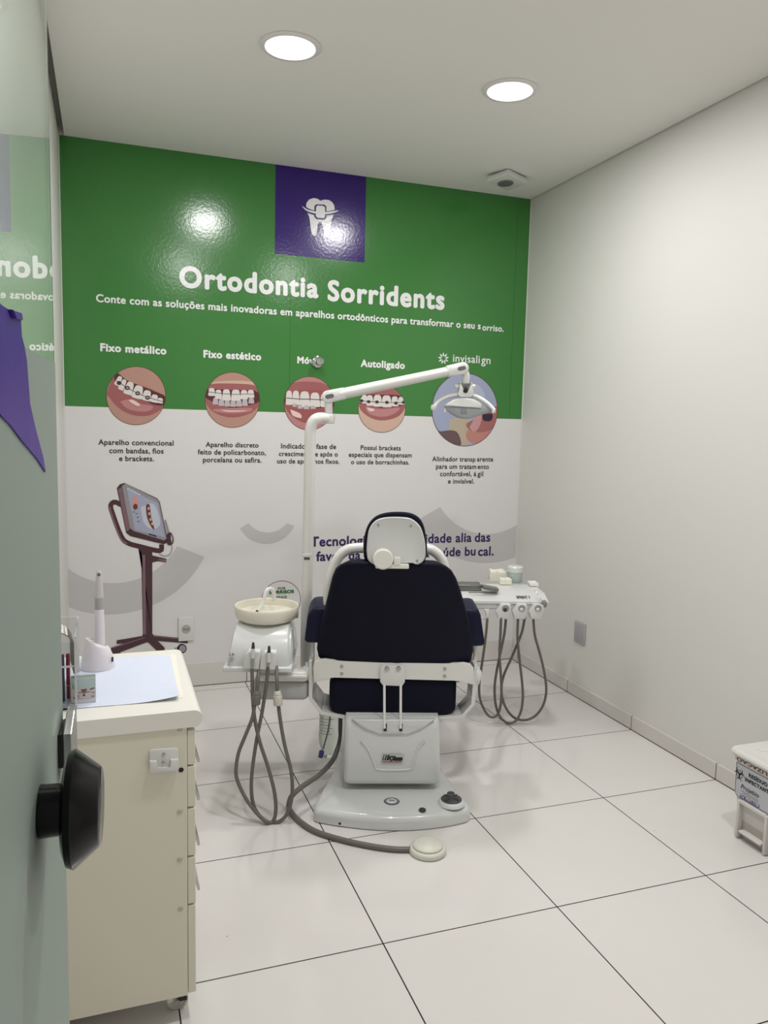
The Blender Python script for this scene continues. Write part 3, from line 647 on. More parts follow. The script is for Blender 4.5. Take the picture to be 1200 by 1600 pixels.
bflat([(.8, .32), (.95, .28), (.95, .22), (.82, .27)], 2, 4); bflat([(.1, .1), (.26, .06), (.26, .03), (.1, .05)], 2, 3); bflat([(.2, .14), (.23, .14), (.23, .05), (.2, .05)], 2, 3); bflat([(.3, .2), (.32, .2), (.32, .05), (.3, .05)], 2, 3); bflat([(.82, .12), (.93, .12), (.93, .04), (.82, .04)], 2, 4)
t.part('printed_front', bm, [mat('card grey', (196, 190, 190), .5), mat('card red brown', (122, 70, 58), .5), mat('card rose', (178, 130, 116), .5), mat('card black', (40, 38, 40), .5), mat('card blue grey', (130, 130, 138), .5)], smooth=False)

clear = mat('clear acrylic', (244, 246, 246), .03, trans=1., ior=1.2)
ox0, ox1, oy0, oy1, oz0, oz1 = -.18, -.078, 1.975, 2.19, ZT+.0034, 1.015
t = Thing('acrylic_organizer', 'clear acrylic organizer half hidden by the edge of the glass door', 'organizer', ((ox0+ox1)/2, (oy0+oy1)/2, oz0))
bm = newbm(); box(bm, ox0, ox1, oy0, oy1, oz0, oz0+.003); box(bm, ox1-.003, ox1, oy0, oy1, oz0+.003, oz1); box(bm, ox0, ox0+.003, oy0, oy1, oz0+.003, oz1); box(bm, ox0+.003, ox1-.003, oy1-.003, oy1, oz0+.003, oz1); box(bm, ox0+.003, ox1-.003, oy0, oy0+.003, oz0+.003, oz0+.06); box(bm, ox0+.003, ox1-.003, 2.08, 2.083, oz0+.003, oz1-.04)
t.part('case', bm, clear, smooth=False)
bm = newbm(); box(bm, ox1-.004, ox1+.0005, oy0-.0005, oy0+.004, oz0, oz1); box(bm, ox0, ox1, oy0+.004, oy0+.008, oz1-.075, oz1-.071); t.part('polished_edge', bm, mat('acrylic edge', (226, 228, 224), .15, trans=.4), smooth=False)
wirem = mat('archwire steel', (150, 148, 142), .3, metal=1.)
for k in range(6):
    y_ = 2.092+.014*k; r_ = .040-.002*k; cz_ = oz1-.055+.002*k; cx_ = -.128
    bm = newbm(); tube(bm, [(cx_-r_, y_, cz_-.07), (cx_-r_, y_, cz_)]+[(cx_-r_*cos(pi*i/8), y_, cz_+r_*sin(pi*i/8)) for i in range(1, 8)]+[(cx_+r_, y_, cz_), (cx_+r_, y_, cz_-.07)], .0022, 8, 3)
    o = link('archwire', bm, wirem, None, True, 'bent steel archwire, %s in the row inside the acrylic organizer' % ['frontmost', 'second from the front', 'third from the front', 'third from the back', 'second from the back', 'rearmost'][k], Vector((cx_, y_, oz0+.003)))
    o.location = (cx_, y_, oz0+.003+.0); o['category'] = 'wire'; o['group'] = 'archwires in the acrylic organizer'
for nm, x_, y_, rgb, lab, h_ in (('marker_pen', -.100, 2.05, (134, 36, 48), 'dark red pen standing in the acrylic organizer', .115), ('marker_pen', -.112, 2.03, (66, 50, 84), 'dark violet pen standing in the acrylic organizer', .120)):
    t = Thing(nm, lab, 'pen', (x_, y_, oz0+.003))
    bm = newbm(); cyl(bm, (x_, y_, oz0+.003), (x_, y_, oz0+.003+h_*.72), .0048, n=14, bev=.001); t.part('barrel', bm, mat('pen %d' % rgb[0], rgb, .3))
    bm = newbm(); cyl(bm, (x_, y_, oz0+.003+h_*.72), (x_, y_, oz0+.003+h_), .0054, .0046, n=14, bev=.001); t.part('cap', bm, MATS['pen %d' % rgb[0]])

# ================================================================== DENTAL CHAIR (all in the chair's own frame)
t = Thing('dental_chair', 'dental chair with navy upholstery and a white base, seen from behind', 'dental chair', (0, .3, 0), chair=True)
# floor plate
outl = [(-.305, .03), (-.300, -.005), (-.27, -.022), (-.2, -.045), (-.11, -.066), (-.03, -.077), (.06, -.077), (.14, -.066), (.22, -.045), (.29, -.016), (.312, .012), (.312, .05), (.285, .16), (.25, .32), (.225, .5), (.20, .66), (-.19, .66), (-.215, .5), (-.24, .32), (-.28, .15)]
def inset(pts, d):
    c = Vector((sum(p_[0] for p_ in pts)/len(pts), sum(p_[1] for p_ in pts)/len(pts)))
    out = []; n_ = len(pts)
    for i in range(n_):
        a, b_ = Vector(pts[i-1]), Vector(pts[(i+1) % n_]); tt = (b_-a).normalized(); nn_ = Vector((-tt.y, tt.x))
        if nn_.dot(c-Vector(pts[i])) < 0: nn_ = -nn_
        out.append(tuple(Vector(pts[i])+nn_*d))
    return out
outs = [(p_.x, p_.y) for p_ in smooth_path([(x, y, 0) for x, y in outl+outl[:1]], 3)][:-1]
bm = newbm(); loft(bm, [[(x*(1-d/.3), .25+(y-.25)*(1-d/.33), z) for x, y in outs] for d, z in ((.006, .0), (0, .004), (0, .034), (.004, .046), (.012, .054), (.026, .059), (.05, .062), (.085, .064))]); base = t.part('base_plate', bm, grey_pl)
for px, py in ((531, 1286.5), (694, 1291.5)):
    p_ = A(px, py, -.02); v_ = -.044 if px < 600 else -.036; p_ = A(px, py, v_); bm = newbm(); lathe(bm, [(0, .004), (.004, .004), (.0052, 0)], (p_.x, v_, p_.z), (0, -1, 0), n=12); t.part('screw', bm, black_pl, parent=base)
bp_ = AZ(612, 1252, .0645); bm = newbm(); lathe(bm, [(0, .0012), (.030, .0012), (.031, 0)], bp_, n=36, mi=0); lathe(bm, [(0, .0018), (.020, .0018), (.0205, .0011)], bp_, n=36, mi=1)
for i in range(18):
    a = 2*pi*i/18; box(bm, bp_.x+.025*cos(a)-.0018, bp_.x+.025*cos(a)+.0018, bp_.y+.025*sin(a)-.0018, bp_.y+.025*sin(a)+.0018, bp_.z+.0012, bp_.z+.0017, mi=2)
text(bm, 'Olsen', bp_.x-.013, bp_.x+.013, bp_.y+.002, lambda x, y: Vector((x, y, bp_.z+.0022)), .0006, mi=3)
box(bm, bp_.x-.014, bp_.x+.014, bp_.y-.007, bp_.y-.004, bp_.z+.0018, bp_.z+.0021, mi=4)
t.part('round_seal', bm, [mat('seal navy', (40, 46, 92), .4), mat('seal white', (220, 218, 214), .4), mat('seal cream', (220, 214, 196), .4), mat('seal ink', (24, 24, 30), .4), mat('seal gold', (196, 160, 120), .4)], parent=base, smooth=False)
bt = AZ(660, 1266, .063); bm = newbm(); lathe(bm, [(0, .006), (.011, .006), (.0135, .004), (.014, 0)], bt, n=24); t.part('foot_button', bm, rubber, parent=base)
jt = AZ(705, 1255, .062); bm = newbm(); lathe(bm, [(0, .016), (.044, .016), (.049, .012), (.054, 0)], jt, n=40); ped = t.part('control_mount', bm, grey_pl, parent=base)
bm = newbm(); lathe(bm, [(0, .024), (.032, .023), (.041, .019), (.042, .0155), (0, .0155)], jt, n=36, mi=0)
for k in range(4): Xm = Matrix.Translation(jt+Vector((0, 0, .0235))) @ Matrix.Rotation(radians(45+90*k), 4, 'Z'); box(bm, .006, .036, -.003, .003, -.003, .0012, .0008, 1, mi=1, mtx=Xm)
cyl(bm, jt+Vector((.004, .044, .004)), jt+Vector((.004, .044, .022)), .016, n=20, mi=0, bev=.003)
t.part('control_joystick', bm, [mat('joystick grey', (66, 66, 68), .45), black_pl], parent=base)
# front cover of the lift
def rrect(u0, u1, v0, v1, r, n=5):
    out = []
    for cx_, cy_, a0 in ((u1-r, v1-r, 0), (u0+r, v1-r, pi/2), (u0+r, v0+r, pi), (u1-r, v0+r, 3*pi/2)):
        out += [(cx_+r*cos(a0+pi/2*i/n), cy_+r*sin(a0+pi/2*i/n)) for i in range(n+1)]
    return out
bm = newbm()
secs = [(.088, -.175, .192, .135, .45, .02), (.098, -.186, .203, .122, .46, .022), (.115, -.189, .206, .118, .46, .022), (.24, -.188, .200, .120, .46, .022), (.325, -.187, .197, .124, .46, .02), (.352, -.186, .196, .130, .46, .02), (.366, -.184, .194, .150, .45, .02)]
loft(bm, [[(x, y, z) for x, y in rrect(a, b_, c, d, r)] for z, a, b_, c, d, r in secs]); cov = t.part('lift_cover', bm, grey_pl, angle=50)
cq = lambda u, v, vv: A(470+u*.24167, 1100+v*.24167, vv)
bm = newbm(); pts = [cq(*q, .119) for q in ((390, 235), (440, 300), (478, 395), (505, 424), (690, 424), (722, 395), (752, 300), (800, 235))]
tube(bm, [Vector((p_.x, .1185, p_.z)) for p_ in pts], .0045, 8, 4); t.part('raised_trim', bm, grey_pl, parent=cov)
bm = newbm(); prism(bm, [(p_.x, p_.z) for p_ in (cq(u, v, .119) for u, v in ((330, 100), (420, 175), (510, 190), (560, 205), (640, 205), (690, 190), (780, 170), (870, 100)))], .03, lambda a, c, tt: Vector((a, .145-tt, c)), bev=.012, seg=3); t.part('hood', bm, grey_pl, parent=cov)
bm = newbm()
lg = lambda x, y: Vector((x, .1135, y))
l0, l1 = A(597, 1191, .114), A(629, 1191, .114); flat(bm, [lg(l0.x-.003, l0.z-.003), lg(l1.x+.001, l0.z-.003), lg(l1.x+.004, l0.z+.033), lg(l0.x+.002, l0.z+.033)], 2)
lg2 = lambda x, y: Vector((x, .1128, y))
wd_ = l1.x-l0.x
for k, (a_, w_) in enumerate(((.0, .05), (.10, .07), (.20, .11))): flat(bm, [lg2(l0.x+wd_*a_, l0.z+.008), lg2(l0.x+wd_*(a_+w_), l0.z+.008), lg2(l0.x+wd_*(a_+w_)+.006, l0.z+.031), lg2(l0.x+wd_*a_+.006, l0.z+.031)], 0)
text(bm, 'Olsen', l0.x+wd_*.34, l1.x, l0.z+.0085, lg2, .0022, 1.15, shear=.2)
text(bm, 'www.olsen.com.br', l0.x, l1.x-.004, l0.z, lg2, .0004, 1., mi=1)
t.part('maker_badge', bm, [mat('badge black', (18, 18, 20), .4), mat('badge red', (150, 70, 66), .4), mat('badge silver', (196, 194, 190), .35)], parent=cov, smooth=False)
for px in (602, 626.5):
    bm = newbm(); p_ = A(px, 1139, .108); box(bm, p_.x-.0065, p_.x+.0065, .110, .150, p_.z-.012, p_.z+.020, .003, 2); t.part('rod_slot', bm, black_pl, parent=cov)
# lift behind the cover, under the seat
bm = newbm(); box(bm, -.13, .14, .2, .62, .06, .34, .02); t.part('lift_column', bm, dgrey_pl)
bm = newbm(); box(bm, -.20, .21, .24, .78, .33, .362, .012); t.part('seat_frame', bm, white_mt)
# cushions
def cushion(name, rings, m=navy, parent=None): bm = newbm(); loft(bm, rings); return t.part(name, bm, m, parent=parent, angle=60)
def seat_ring(v, ua, ub, za, zb): return sq_ring((ua+ub)/2, (za+zb)/2, (ub-ua)/2, (zb-za)/2, 7, 48, lambda a, c: Vector((a, v, c)))
cushion('seat_cushion', [seat_ring(.195, -.20, .22, .39, .46), seat_ring(.200, -.235, .255, .362, .500), seat_ring(.212, -.250, .270, .350, .515), seat_ring(.24, -.255, .275, .348, .520), seat_ring(.5, -.25, .27, .36, .49), seat_ring(.70, -.235, .255, .37, .485), seat_ring(.78, -.22, .24, .375, .475), seat_ring(.80, -.19, .21, .39, .455)])
cushion('leg_cushion', [seat_ring(.80, -.19, .21, .395, .45), seat_ring(.815, -.22, .24, .375, .465), seat_ring(1.05, -.20, .22, .30, .40), seat_ring(1.25, -.17, .19, .22, .31), seat_ring(1.30, -.13, .15, .22, .28)])
# backrest
rowsL = [(1036, 505, 735), (1030, 497, 739), (1018, 494.5, 741.5), (1000, 496.5, 741), (975, 502, 735.5), (950, 508, 729), (925, 514, 722), (905, 519, 715), (893, 524, 708), (886, 531, 700), (881, 541, 690)]
def vrow(y): return .20-.17*(1036-y)/(1036-881)
rings = []
for j, (y, a_, b_) in enumerate(rowsL):
    v_ = vrow(y); pl, pr_ = A(a_, y, v_), A(b_, y, v_); th = .085 if 0 < j < len(rowsL)-2 else .055
    uc = (pl.x+pr_.x)/2; hw = (pr_.x-pl.x)/2; z_ = (pl.z+pr_.z)/2
    rings.append(sq_ring(uc, v_+th/2, hw, th/2, 4.5, 56, lambda a, c, z_=z_, uc=uc, hw=hw, v_=v_: Vector((a, c-.018*(1-((a-uc)/hw)**2)*(1 if c < v_+.045 else 0), z_))))
r0 = [Vector((p_.x*.96, p_.y+.0, p_.z-.004)) for p_ in rings[0]]; rN = [Vector(((p_.x+.016)*.9-.016, p_.y+.004, p_.z+.007)) for p_ in rings[-1]]
cushion('backrest', [r0]+rings+[rN])
# cross bar with centre bracket and push rods
bq = lambda u, v, vv=.18: A(470+u*.24167, 930+v*.24176, vv)
VB = .180
bm = newbm(); prism(bm, [(p_.x, p_.z) for p_ in (bq(*q) for q in ((80, 470), (88, 430), (112, 414), (160, 410), (195, 416), (230, 428), (520, 436), (968, 446), (1005, 438), (1050, 434), (1095, 442), (1118, 470), (1122, 580), (1090, 575), (1040, 552), (985, 552), (215, 532), (140, 538), (85, 570)))], .012, lambda a, c, tt: Vector((a, VB+tt, c)), bev=.003); bar = t.part('back_support_bar', bm, white_mt)
for u, v in ((265, 458), (265, 506), (931, 475), (930, 522)):
    p_ = bq(u, v); bm = newbm(); lathe(bm, [(0, .002), (.003, .002), (.004, .005), (.0062, .004), (.007, 0)], (p_.x, VB, p_.z), (0, -1, 0), n=16); t.part('bolt', bm, steel, parent=bar)
bm = newbm(); prism(bm, [(p_.x, p_.z) for p_ in (bq(*q, .17) for q in ((512, 470), (525, 448), (662, 452), (676, 474), (673, 560), (655, 588), (530, 582), (512, 558)))], .014, lambda a, c, tt: Vector((a, VB-.014+tt, c)), bev=.004); br_ = t.part('centre_bracket', bm, white_pl)
for u, v in ((557, 474), (632, 474)):
    p_ = bq(u, v, .166); bm = newbm(); lathe(bm, [(0, .003), (.004, .003), (.0055, .006), (.009, .005), (.0105, 0)], (p_.x, VB-.014, p_.z), (0, -1, 0), n=18); t.part('bolt', bm, steel, parent=br_)
for (u0, v0), (u1, v1) in (((540, 575), (541, 862)), ((646, 575), (645, 862))):
    a_, b_ = bq(u0, v0, .170), bq(u1, v1, .108); bm = newbm(); cyl(bm, a_, b_, .0055, n=12); t.part('push_rod', bm, white_mt)
# side plates between back and seat, arm posts, pivots, arm pads
for sd in (-1, 1):
    if sd < 0: q = [(-.332, .585), (-.332, .425), (-.285, .362), (-.19, .345)]
    else: q = [(.345, .575), (.342, .405), (.298, .35), (.20, .345)]
    th = .007
    l_, r_ = strokepx(q, th*2); pl = l_+r_[::-1]
    bm = newbm(); prism(bm, pl, .22 if sd < 0 else .12, lambda a, c, tt: Vector((a, .195+tt, c)), bev=.002, seg=1); t.part('side_plate', bm, white_pl)
    du = -.343 if sd < 0 else .356; zc_ = .525 if sd < 0 else .515
    bm = newbm(); cyl(bm, (du-.012, .24, zc_), (du+.012, .24, zc_), .040, n=32, bev=.005); cyl(bm, (du-.016*1.3, .24, zc_), (du+.016*1.3, .24, zc_), .022, n=24, bev=.003); t.part('pivot_disc', bm, white_pl)
    pu = -.326 if sd < 0 else .352
    bm = newbm(); box(bm, pu-.007, pu+.007, .25, .28, .53, .70, .003); t.part('arm_post', bm, white_mt)
    q = [(476, 1000), (476.5, 996), (480, 965), (483, 957), (488, 951), (495, 949), (524, 949), (524, 1005), (480, 1004)] if sd < 0 else [(712, 951), (742, 951), (748, 953), (751, 960), (757, 1001), (757.5, 1005), (754, 1009), (738, 1010), (712, 1008)]
    pp = [A(x, y, .222) for x, y in q]
    bm = newbm(); b2 = bmesh.new(); R2 = []
    pc_ = sum(pp, Vector())/len(pp)
    for v_, sc_, dz in ((.212, .80, 0), (.214, .92, 0), (.220, .985, 0), (.232, 1., 0), (.30, 1., .004), (.385, .98, .010), (.397, .93, .011), (.401, .82, .011)):
        R2.append([Vector((pc_.x+(p_.x-pc_.x)*sc_, v_, pc_.z+dz+(p_.z-pc_.z)*sc_*(1 if p_.z > pc_.z else 1-max(0, v_-.25)*1.3))) for p_ in pp])
    b2.free(); loft(bm, R2); t.part('arm_pad', bm, mat('navy arm vinyl', (14, 16, 46), .5, bump=.05, bscale=160, spec=.25), angle=60)
# tube arch behind the headrest
arch = [(517, 990), (513, 945), (514, 915), (519, 893), (528, 872), (541, 860), (556, 856.5), (575, 856), (617, 856), (650, 856), (668, 857.5), (679, 862), (688, 871), (694, 886), (697, 915), (698, 960), (698, 1000)]
bm = newbm(); tube(bm, [A(x, y, .27) for x, y in arch], .0212, 20, 5); t.part('back_tube_arch', bm, white_mt)
# headrest
hq = lambda u, v, vv: A(500+u/6, 790+v/6, vv)
sh = [(445, 500), (436, 420), (442, 330), (452, 250), (470, 200), (500, 158), (545, 126), (610, 110), (690, 105), (780, 108), (850, 120), (905, 156), (945, 205), (968, 270), (984, 340), (990, 430), (985, 490), (960, 530), (920, 552), (885, 548), (870, 540), (760, 545), (560, 560), (480, 540)]
bm = newbm(); shs = [(p_.x, p_.y) for p_ in smooth_path([(x, y, 0) for x, y in sh+sh[:1]], 2)][:-1]
def hring(pts, s, v, cu=712, cv=330): return [hq(cu+(x-cu)*s, cv+(y-cv)*s, v) for x, y in pts]
loft(bm, [hring(shs, .90, .006), hring(shs, .96, .003), hring(shs, .985, .006), hring(shs, 1., .014), hring(shs, 1.0, .034)]); shell = t.part('headrest_shell', bm, mat('shaded shell white', (200, 202, 199), .3, coat=.3), angle=55)  # white plastic toned down: shade on this rear side is put into the colour
cu_ = [(415, 480), (410, 400), (414, 320), (430, 245), (455, 180), (500, 122), (560, 85), (640, 66), (720, 61), (800, 64), (870, 80), (925, 115), (962, 170), (982, 240), (996, 330), (1000, 420), (994, 480), (960, 530), (880, 545), (700, 550), (520, 545), (440, 520)]
cus = [(p_.x, p_.y) for p_ in smooth_path([(x, y, 0) for x, y in cu_+cu_[:1]], 2)][:-1]
cushion('headrest_cushion', [hring(cus, .96, .0345), hring(cus, 1.0, .042), hring(cus, 1.015, .075), hring(cus, .985, .10), hring(cus, .90, .112)])
for u, v in ((548, 180), (852, 188), (912, 515)):
    p_ = hq(u, v, .004); bm = newbm(); lathe(bm, [(0, .003), (.003, .003), (.0045, .0)], (p_.x, .0045, p_.z), (0, -1, 0), n=12); t.part('screw', bm, dgrey_pl, parent=shell)
p_ = hq(592, 505, -.03); bm = newbm(); lathe(bm, [(0, .0), (.034, .0), (.0385, -.004), (.0395, -.012), (.0395, -.034), (.036, -.040), (.036, -.052), (0, -.052)], Vector((p_.x, -.034, p_.z)), (0, -1, 0), n=40); t.part('headrest_knob', bm, mat('ivory plastic', (222, 222, 212), .35, coat=.2))
bm = newbm(); a_, b_ = hq(520, 590, -.02), hq(835, 550, -.02); box(bm, a_.x, b_.x, -.022, .0, a_.z, b_.z, .004); c1, c2 = hq(690, 560, -.02), hq(755, 485, -.02); box(bm, c1.x, c2.x, -.024, .004, c1.z, c2.z, .002); t.part('headrest_clamp', bm, MATS['ivory plastic'])

# ================================================================== CUSPIDOR UNIT
t = Thing('cuspidor_unit', 'white spittoon unit with a round bowl and two suction hoses left of the chair', 'spittoon', (-.54, .28, .41), chair=True)
bm = newbm(); box(bm, -.55, -.345, .19, .27, .494, .538, .012); box(bm, -.55, -.345, .172, .19, .515, .53, .006); t.part('support_arm', bm, white_mt)
bm = newbm(); box(bm, -.57, -.338, .20, .37, .41, .4935, .025); t.part('junction_box', bm, mat('dull grey enamel', (178, 179, 176), .45))
bm = newbm(); box(bm, -.672, -.402, .10, .49, .563, .583, .004); box(bm, -.62, -.5, .2, .34, .535, .565, .01); t.part('tray_plate', bm, grey_pl)
prof = [(.118, .583), (.118, .60), (.125, .64), (.145, .682), (.175, .710), (.215, .725), (.30, .729), (.38, .725), (.43, .707), (.46, .67), (.475, .63), (.478, .583)]
bm = newbm()
def cring(u, s): return [Vector((-.53+(u+.53)*(1-.17*(z-.583)/.146) if u < -.53 else -.53+(u+.53)*(1-.06*(z-.583)/.146), .30+(v-.30)*s, .583+(z-.583)*s)) for v, z in prof]
loft(bm, [cring(-.660, .95), cring(-.655, .99), cring(-.645, 1.), cring(-.428, 1.), cring(-.418, .99), cring(-.412, .95)]); body = t.part('housing', bm, grey_pl, angle=35)
bm = newbm(); loft(bm, [cring(-.413, .84), cring(-.406, .84), cring(-.404, .82)]); t.part('side_panel', bm, grey_pl, parent=body, angle=35)
bc = Vector((-.522, .30, .724))
bm = newbm(); lathe(bm, [(0, .0), (.06, .0), (.11, .006), (.124, .016), (.131, .034), (.1335, .062), (.131, .066), (.127, .063), (.122, .036), (.10, .022), (.05, .016), (.02, .012), (0, .012)], bc, n=64); t.part('bowl', bm, mat('ivory bowl', (226, 222, 206), .3, coat=.4))
sp_ = [cb(690, 420), cb(694, 360), cb(682, 305), cb(655, 283), cb(622, 290), cb(598, 330), cb(572, 420), (330+545/7.06, 880+480/7.06), cb(512, 523)]
vs_ = [.36, .36, .355, .345, .33, .32, .31, .30, .29]
bm = newbm(); tube(bm, [A(x, y, v) for (x, y), v in zip(sp_, vs_)], .0085, 14, 5, scale=lambda f: 1.15-.35*f); spout = t.part('water_spout', bm, white_mt)
e_ = A(*sp_[-1], .29); bm = newbm(); cyl(bm, e_+Vector((.001, .002, .001)), e_+Vector((-.004, -.004, -.004)), .0052, n=14); t.part('spout_opening', bm, black_pl, parent=spout)
p_ = A(362, 1029, .118); bm = newbm(); lathe(bm, [(0, .016), (.006, .015), (.008, .006), (.009, 0)], Vector((p_.x, .119, p_.z)), (0, -1, 0), n=20); t.part('flow_knob', bm, chrome)
a_, b_ = A(358.5, 1024, .117), A(366, 1024, .117); bm = newbm(); text(bm, 'L A', a_.x, b_.x, a_.z, lambda x, y: Vector((x, .1165, y)), .0006); t.part('printed_mark', bm, mat('mark grey', (84, 86, 88), .5), smooth=False)
kq = lambda u, v, vv: A(340+u/7.5, 960+v/7.5, vv)
for k, (pts, cap_, tipv) in enumerate((([(305, 628), (315, 520), (335, 445), (370, 412), (445, 415), (500, 415), (508, 440), (490, 630)], (418, 328, 398), 0), ([(495, 635), (505, 530), (525, 460), (555, 425), (640, 425), (690, 430), (698, 450), (680, 638)], (604, 370, 446), 0))):
    bm = newbm(); prism(bm, [(p_.x, p_.z) for p_ in (kq(*q, .10) for q in pts)], .045, lambda a, c, tt: Vector((a, .125-tt, c)), bev=.006, seg=3); hd = t.part('hose_holder', bm, white_pl)
    uc_, v0_, v1_ = cap_
    cav = kq(uc_-2, 478, .08); bm = newbm(); lathe(bm, [(0, .002), (.0145, .002), (.016, 0)], Vector((cav.x, .0805, cav.z)), (0, -1, 0), n=24); t.part('holder_recess', bm, grey_pl, parent=hd)
    a_, b_ = kq(uc_, v0_, .072), kq(uc_-2, v1_, .072); bm = newbm(); cyl(bm, b_, a_, .0072, .0045, n=18, bev=.001); t.part('suction_tip', bm, rubber)
    c_ = kq(uc_-6, v1_+112, .072); bm = newbm(); cyl(bm, c_, b_, .0078, n=18); t.part('suction_handle', bm, grey_pl)
    d_ = kq(uc_-8 if k == 0 else uc_-16, 610 if k == 0 else 600, .072); bm = newbm(); cyl(bm, d_, c_, .0062, n=16); t.part('suction_coupling', bm, dgrey_pl if k == 0 else mat('brass tint', (150, 146, 120), .35))
def hz(u, v, dv=0.):
    y = 980+v*.3585; f_ = (y-1035)/(1288-1035); return A(330+u*.3583, y, .072-.10*max(0, f_)+dv)
h1 = [(178, 182), (179, 240), (181, 310), (190, 400), (212, 500), (248, 610), (274, 710), (282, 780), (277, 830), (262, 851), (235, 845), (190, 800), (150, 745), (115, 670), (108, 620), (120, 545), (150, 470), (178, 400), (188, 350), (192, 335)]
h2 = [(248, 172), (240, 250), (222, 370), (200, 480), (183, 590), (175, 680), (180, 755), (198, 805), (232, 842), (268, 853), (305, 842), (335, 805), (352, 740), (353, 670), (345, 610), (322, 520), (305, 430), (294, 350), (292, 335)]
bm = newbm(); tube(bm, [hz(u, v, .006 if i < 10 else -.004) for i, (u, v) in enumerate(h1)], .0072, 12, 5); t.part('suction_hose', bm, hose_m)
bm = newbm(); tube(bm, [hz(u, v, .014 if i < 8 else .008) for i, (u, v) in enumerate(h2)], .0072, 12, 5); t.part('suction_hose', bm, hose_m)
for k, (u0, v0, u1, v1, mm, top) in enumerate(((194, 338, 199, 278, mat('fitting dark grey', (104, 104, 98), .5), (205, 185)), (292, 342, 288, 278, mat('fitting pale', (196, 194, 182), .45), (281, 185)))):
    a_, b_ = hz(u0, v0), hz(u1, v1); m_ = a_.lerp(b_, .7)
    bm = newbm(); cyl(bm, a_, m_, .0175, n=20, bev=.004); cyl(bm, m_, b_, .0165, .012, n=20, bev=.002); t.part('hose_filter', bm, mm)
    c_ = hz(*top); bm = newbm(); tube(bm, [b_, b_.lerp(c_, .5)+Vector((.002, 0, 0)), c_+Vector((0, .03, .004))], .0072, 12, 5); t.part('suction_hose', bm, hose_m)

# ------------------------------------------------------------------ dental light on its pole
t = Thing('dental_light', 'white dental lamp on a tall pole with an arm reaching across the mural', 'dental lamp', (-.37, .44, .43), chair=True)
VP = .44
bm = newbm(); box(bm, -.42, -.335, .36, .50, .43, .474, .010); t.part('pole_foot', bm, white_mt)
bm = newbm(); tube(bm, [A(477.5, 1046, VP), A(478, 1000, VP), A(481, 862, VP), A(483.5, 740, VP), A(484.3, 690, VP), A(485.2, 672, VP), A(488.5, 660, VP), A(495, 654.2, VP+.005), A(503, 653, VP+.03), A(509, 654, VP+.05)], .0238, 24, 6); pole = t.part('pole', bm, white_mt)
bm = newbm(); p_ = A(479.7, 866, VP); lathe(bm, [(.024, -.007), (.027, -.006), (.027, .006), (.024, .007)], p_, n=32); t.part('pole_collar', bm, white_mt, parent=pole)
bm = newbm(); p_ = A(480, 871, VP); box(bm, p_.x-.012, p_.x+.012, VP-.0246, VP-.02, p_.z-.006, p_.z+.004); t.part('pole_mark', bm, mat('mark dark', (70, 70, 70), .5), parent=pole)
E1 = A(514, 655, VP+.06); bm = newbm(); cyl(bm, E1+Vector((0, 0, -.019)), E1+Vector((0, 0, .021)), .026, n=28, bev=.005); t.part('pole_end', bm, white_mt)
E2 = A(512.5, 620, VP+.06); bm = newbm(); cyl(bm, E1+Vector((0, 0, .015)), E2, .0165, n=24); t.part('arm_post', bm, white_pl)
E3 = A(723, 575.5, VP+.17)
dA = (E3-E2).normalized(); 
bm = newbm(); cyl(bm, E2+dA*.05, E3-dA*.07, .024, .0215, n=28); t.part('arm_tube', bm, white_mt)
def joint(P, d_, ln, r_):
    b2 = newbm(); n_ = Vector((0, -1, 0)); up_ = d_.cross(n_).normalized(); fw = d_
    pts = [(r_*cos(a), r_*sin(a)) for a in [pi/2+pi*i/12 for i in range(13)]]+[(ln, -r_*.95), (ln, r_*.95)]
    prism(b2, pts, r_*1.7, lambda a, c, tt: P+fw*a+up_*c+n_*(-r_*.85+tt), bev=.008, seg=3); return b2
for P, d_, nm in ((E2, dA, 'elbow'), (E3, -dA, 'elbow')):
    o_ = t.part(nm, joint(P, d_, .075, .0265), white_pl, angle=50)
    b2 = newbm(); n_ = Vector((0, -1, 0)); up_ = dA.cross(n_).normalized(); C_ = P+d_*.008-up_*.0
    pts = [(.010+.009*cos(a), .009*sin(a)) for a in [-pi/2+pi*i/8 for i in range(9)]]+[(-.010+.009*cos(a), .009*sin(a)) for a in [pi/2+pi*i/8 for i in range(9)]]
    prism(b2, pts, .003, lambda a, c, tt: C_+dA*a+up_*c+n_*(.0265*.85-.0005+tt), bev=.001, seg=1); t.part('elbow_pad', b2, mat('pad grey', (98, 96, 98), .5), parent=o_)
zq = lambda u, v, vv: A(660+u/8.571, 545+v/8.571, vv)
VL = VP+.17
E4 = zq(578, 470, VL); bm = newbm(); tube(bm, [E3+Vector((0, 0, 0)), E3+Vector((.008, 0, -.012)), zq(585, 360, VL), E4], .0165, 20, 5); t.part('lamp_neck', bm, white_pl)
bm = newbm(); prism(bm, [(p_.x, p_.z) for p_ in (zq(*q, VL) for q in ((495, 450), (512, 450), (516, 520), (540, 570), (575, 585), (610, 570), (635, 520), (642, 455), (660, 460), (655, 540), (680, 610), (640, 650), (500, 650), (460, 610), (498, 540)))], .05, lambda a, c, tt: Vector((a, VL-.025+tt, c)), bev=.004); yoke = t.part('yoke', bm, white_pl)
for u in (465, 672):
    p_ = zq(u, 505, VL); bm = newbm(); cyl(bm, p_+Vector((-.012, 0, 0)), p_+Vector((.012, 0, 0)), .010, n=18, bev=.003); t.part('yoke_knob', bm, white_pl, parent=yoke)
p_ = zq(575, 560, VL-.02); bm = newbm(); lathe(bm, [(0, .006), (.009, .004), (.011, 0)], Vector((p_.x, VL-.028, p_.z)), (0, -1, 0), n=20); t.part('yoke_slot', bm, black_pl, parent=yoke)
